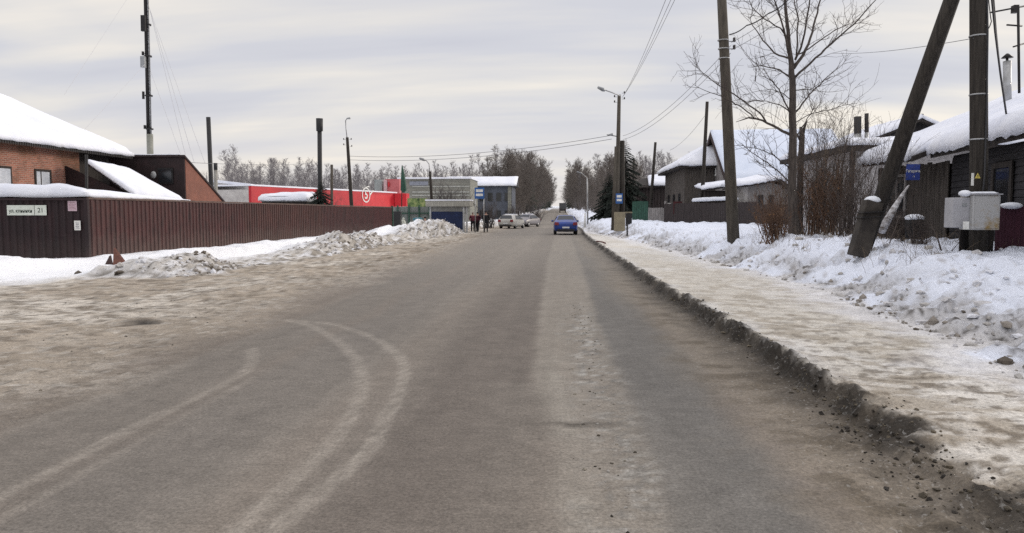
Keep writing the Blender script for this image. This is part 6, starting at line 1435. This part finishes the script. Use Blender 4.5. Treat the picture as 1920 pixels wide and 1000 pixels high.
def person(label, loc, rz, jacket, trousers, hatm, h=1.72, long=.0, stride=.05, sit=False, bag=None):
    t = thing('person', label, 'person', (0, 0, 0)); s = h / 1.72
    S = lambda x, y, z: (x * s, y * s, z * s)
    hip = .90; dz = 0
    if sit: dz = -.42
    fl, fr = (S(.10, -stride, .06), S(-.10, stride, .06)) if not sit else (S(.11, -.42, .06), S(-.11, -.40, .06))
    kl, kr = (S(.105, -stride * .3 - .03, .48), S(-.105, stride * .5 - .03, .48)) if not sit else (S(.12, -.42, .49), S(-.12, -.40, .49))
    H_ = hip + dz
    body = [S(0, 0, H_), S(0, 0, H_ + .25), S(0, .01, H_ + .47), S(0, 0, H_ + .57), S(0, -.015, H_ + .66), S(0, -.02, H_ + .74), S(.10, 0, H_ - .03), kl, fl, S(-.10, 0, H_ - .03), kr, fr,
            S(.20, 0, H_ + .48), S(.26, .03, H_ + .20), S(.19, -.10, H_ + .05), S(-.20, 0, H_ + .48), S(-.26, .03, H_ + .20), S(-.19, -.10, H_ + .05)]
    E_ = [(0, 1), (1, 2), (2, 3), (3, 4), (4, 5), (0, 6), (6, 7), (7, 8), (0, 9), (9, 10), (10, 11), (2, 12), (12, 13), (13, 14), (2, 15), (15, 16), (16, 17)]
    rad = [.12, .12, .13, .055, .085, .07, .08, .058, .045, .08, .058, .045, .055, .045, .035, .055, .045, .035]
    bo = skin_mesh('body', body, E_, [r * s for r in rad], skin, t)
    j = [S(0, 0, H_ - .02 - long), S(0, 0, H_ + .10), S(0, 0, H_ + .30), S(0, .01, H_ + .48), S(0, 0, H_ + .555), S(.21, 0, H_ + .47), S(.275, .03, H_ + .20), S(.20, -.11, H_ + .06), S(-.21, 0, H_ + .47), S(-.275, .03, H_ + .20), S(-.20, -.11, H_ + .06)]
    skin_mesh('jacket', j, [(0, 1), (1, 2), (2, 3), (3, 4), (3, 5), (5, 6), (6, 7), (3, 8), (8, 9), (9, 10)], [r * s for r in (.185, .18, .175, .17, .085, .085, .075, .06, .085, .075, .06)], jacket, t)
    tr = [S(0, 0, H_ + .02), S(.10, 0, H_ - .05), kl, (fl[0], fl[1], .12 * s), S(-.10, 0, H_ - .05), kr, (fr[0], fr[1], .12 * s)]
    skin_mesh('trousers', tr, [(0, 1), (1, 2), (2, 3), (0, 4), (4, 5), (5, 6)], [r * s for r in (.15, .105, .078, .066, .105, .078, .066)], trousers, t)
    for f in (fl, fr):
        m = MB(); m.ell((f[0], f[1] - .06 * s, .05 * s), (.052 * s, .135 * s, .052 * s), 10, 6); m.tube([(f[0], f[1], .05 * s), (f[0], f[1], .20 * s)], [.058 * s, .06 * s], 10); m.build('boot', black_iron, t)
    hc_ = S(0, -.02, H_ + .70)
    m = MB(); m.ell((hc_[0], hc_[1] + .012, hc_[2] + .045 * s), (.098 * s, .108 * s, .088 * s), 14, 8); m.tube([(hc_[0], hc_[1], hc_[2] + .035 * s), (hc_[0], hc_[1], hc_[2] + .07 * s)], [.105 * s, .103 * s], 14); m.build('hat', hatm, t)
    m = MB(); m.ell((0, hc_[1] - .086 * s, hc_[2] - .02 * s), (.014, .022, .02), 6, 5); m.build('nose', skin, bo)
    for x in (-.034, .034): m = MB(); m.ell((x * s, hc_[1] - .077 * s, hc_[2] + .012 * s), (.011, .008, .008), 6, 5); m.build('eye', black_iron, bo)
    m = MB(); m.ell((0, hc_[1] - .078 * s, hc_[2] - .055 * s), (.024, .008, .006), 6, 5); m.build('mouth', lamp_red, bo)
    t.location = loc; t.rotation_euler = (0, 0, rz); return t
jk_dark = mat('cloth_black', (.022, .022, .025), (.012, .012, .014), rough=.9, bump=.2); jk_red = mat('cloth_red', (.17, .045, .065), (.11, .03, .045), rough=.9, bump=.2); jk_maroon = mat('cloth_maroon', (.075, .018, .030), (.045, .012, .02), rough=.9, bump=.2)
tr_dark = mat('cloth_trousers', (.02, .02, .025), rough=.9, bump=.1); hat_l = mat('hat_pale', (.36, .30, .28), rough=.9, bump=.2)
yp = 63.0
def at(u, y): p = P(u, 430, y); return (p.x, y, ground_z(p.x, y))
person('person in a reddish patterned jacket waiting nearest the bus shelter', at(886.5, yp), R_(20), jk_red, tr_dark, hat_l, 1.66)
person('person in a long dark maroon coat waiting in the middle of the three', at(895.5, yp + .3), R_(-30), jk_maroon, tr_dark, jk_dark, 1.66, long=.22)
person('person in a thick black jacket standing furthest right at the bus stop', at(911, yp - .2), R_(15), jk_dark, tr_dark, jk_dark, 1.76, stride=.10)
c = P(797, 428, 65); gz1 = ground_z(c.x, 65)
person('person sitting low beside the teal bin, dark hat showing over the ploughed snow', (c.x, 65, gz1), R_(80), mat('cloth_beige', (.26, .21, .18), rough=.9), tr_dark, jk_dark, 1.66, sit=True)
m = MB(); m.box(-.3, .3, -.18, .18, 0, .40); bx_ = thing('crate', 'low wooden crate used as a seat beside the teal bin', 'crate', (0, 0, 0)); m.build('box', plank_wood, bx_, .01); m = MB(); m.box(-.32, .32, -.2, .2, .402, .425); m.build('lid', plank_wood, bx_); bx_.location = (c.x, 65, gz1); bx_.rotation_euler = (0, 0, R_(80))

# small finishing touches
p = P(1113, 454, 0) if False else None
a = Vector((1.86, 38.0, ground_z(1.95, 38.0) + .05)); m = MB(); m.tube([a, a + Vector((.22, -1.1, .0)), a + Vector((.30, -2.3, -.01))], .035, 6); single('red_bar', m, mat('red_bar', (.11, .03, .028), bump=0), 'short dull red bar lying on the far kerb edge', 'bar', loc=a)
m = MB(); c = P(1176, 440, 46.5); g0 = ground_z(c.x, 46.5)
m.tube([(c.x, 46.5, g0 - .1), (c.x, 46.5, g0 + .75)], .05, 6); mk = single('marker_post', m, black_iron, 'short dark marker post at the snow edge near the right lamp pole', 'post', loc=(c.x, 46.5, g0))
c = P(1097, 412, 75); m = MB(); m.tube([(c.x, 75, .2), (c.x, 75, 1.6)], [.10, .07], 6); single('marker_post', m, white_paint, 'pale post beside the slim far lamp post', 'post', loc=(c.x, 75, .2))
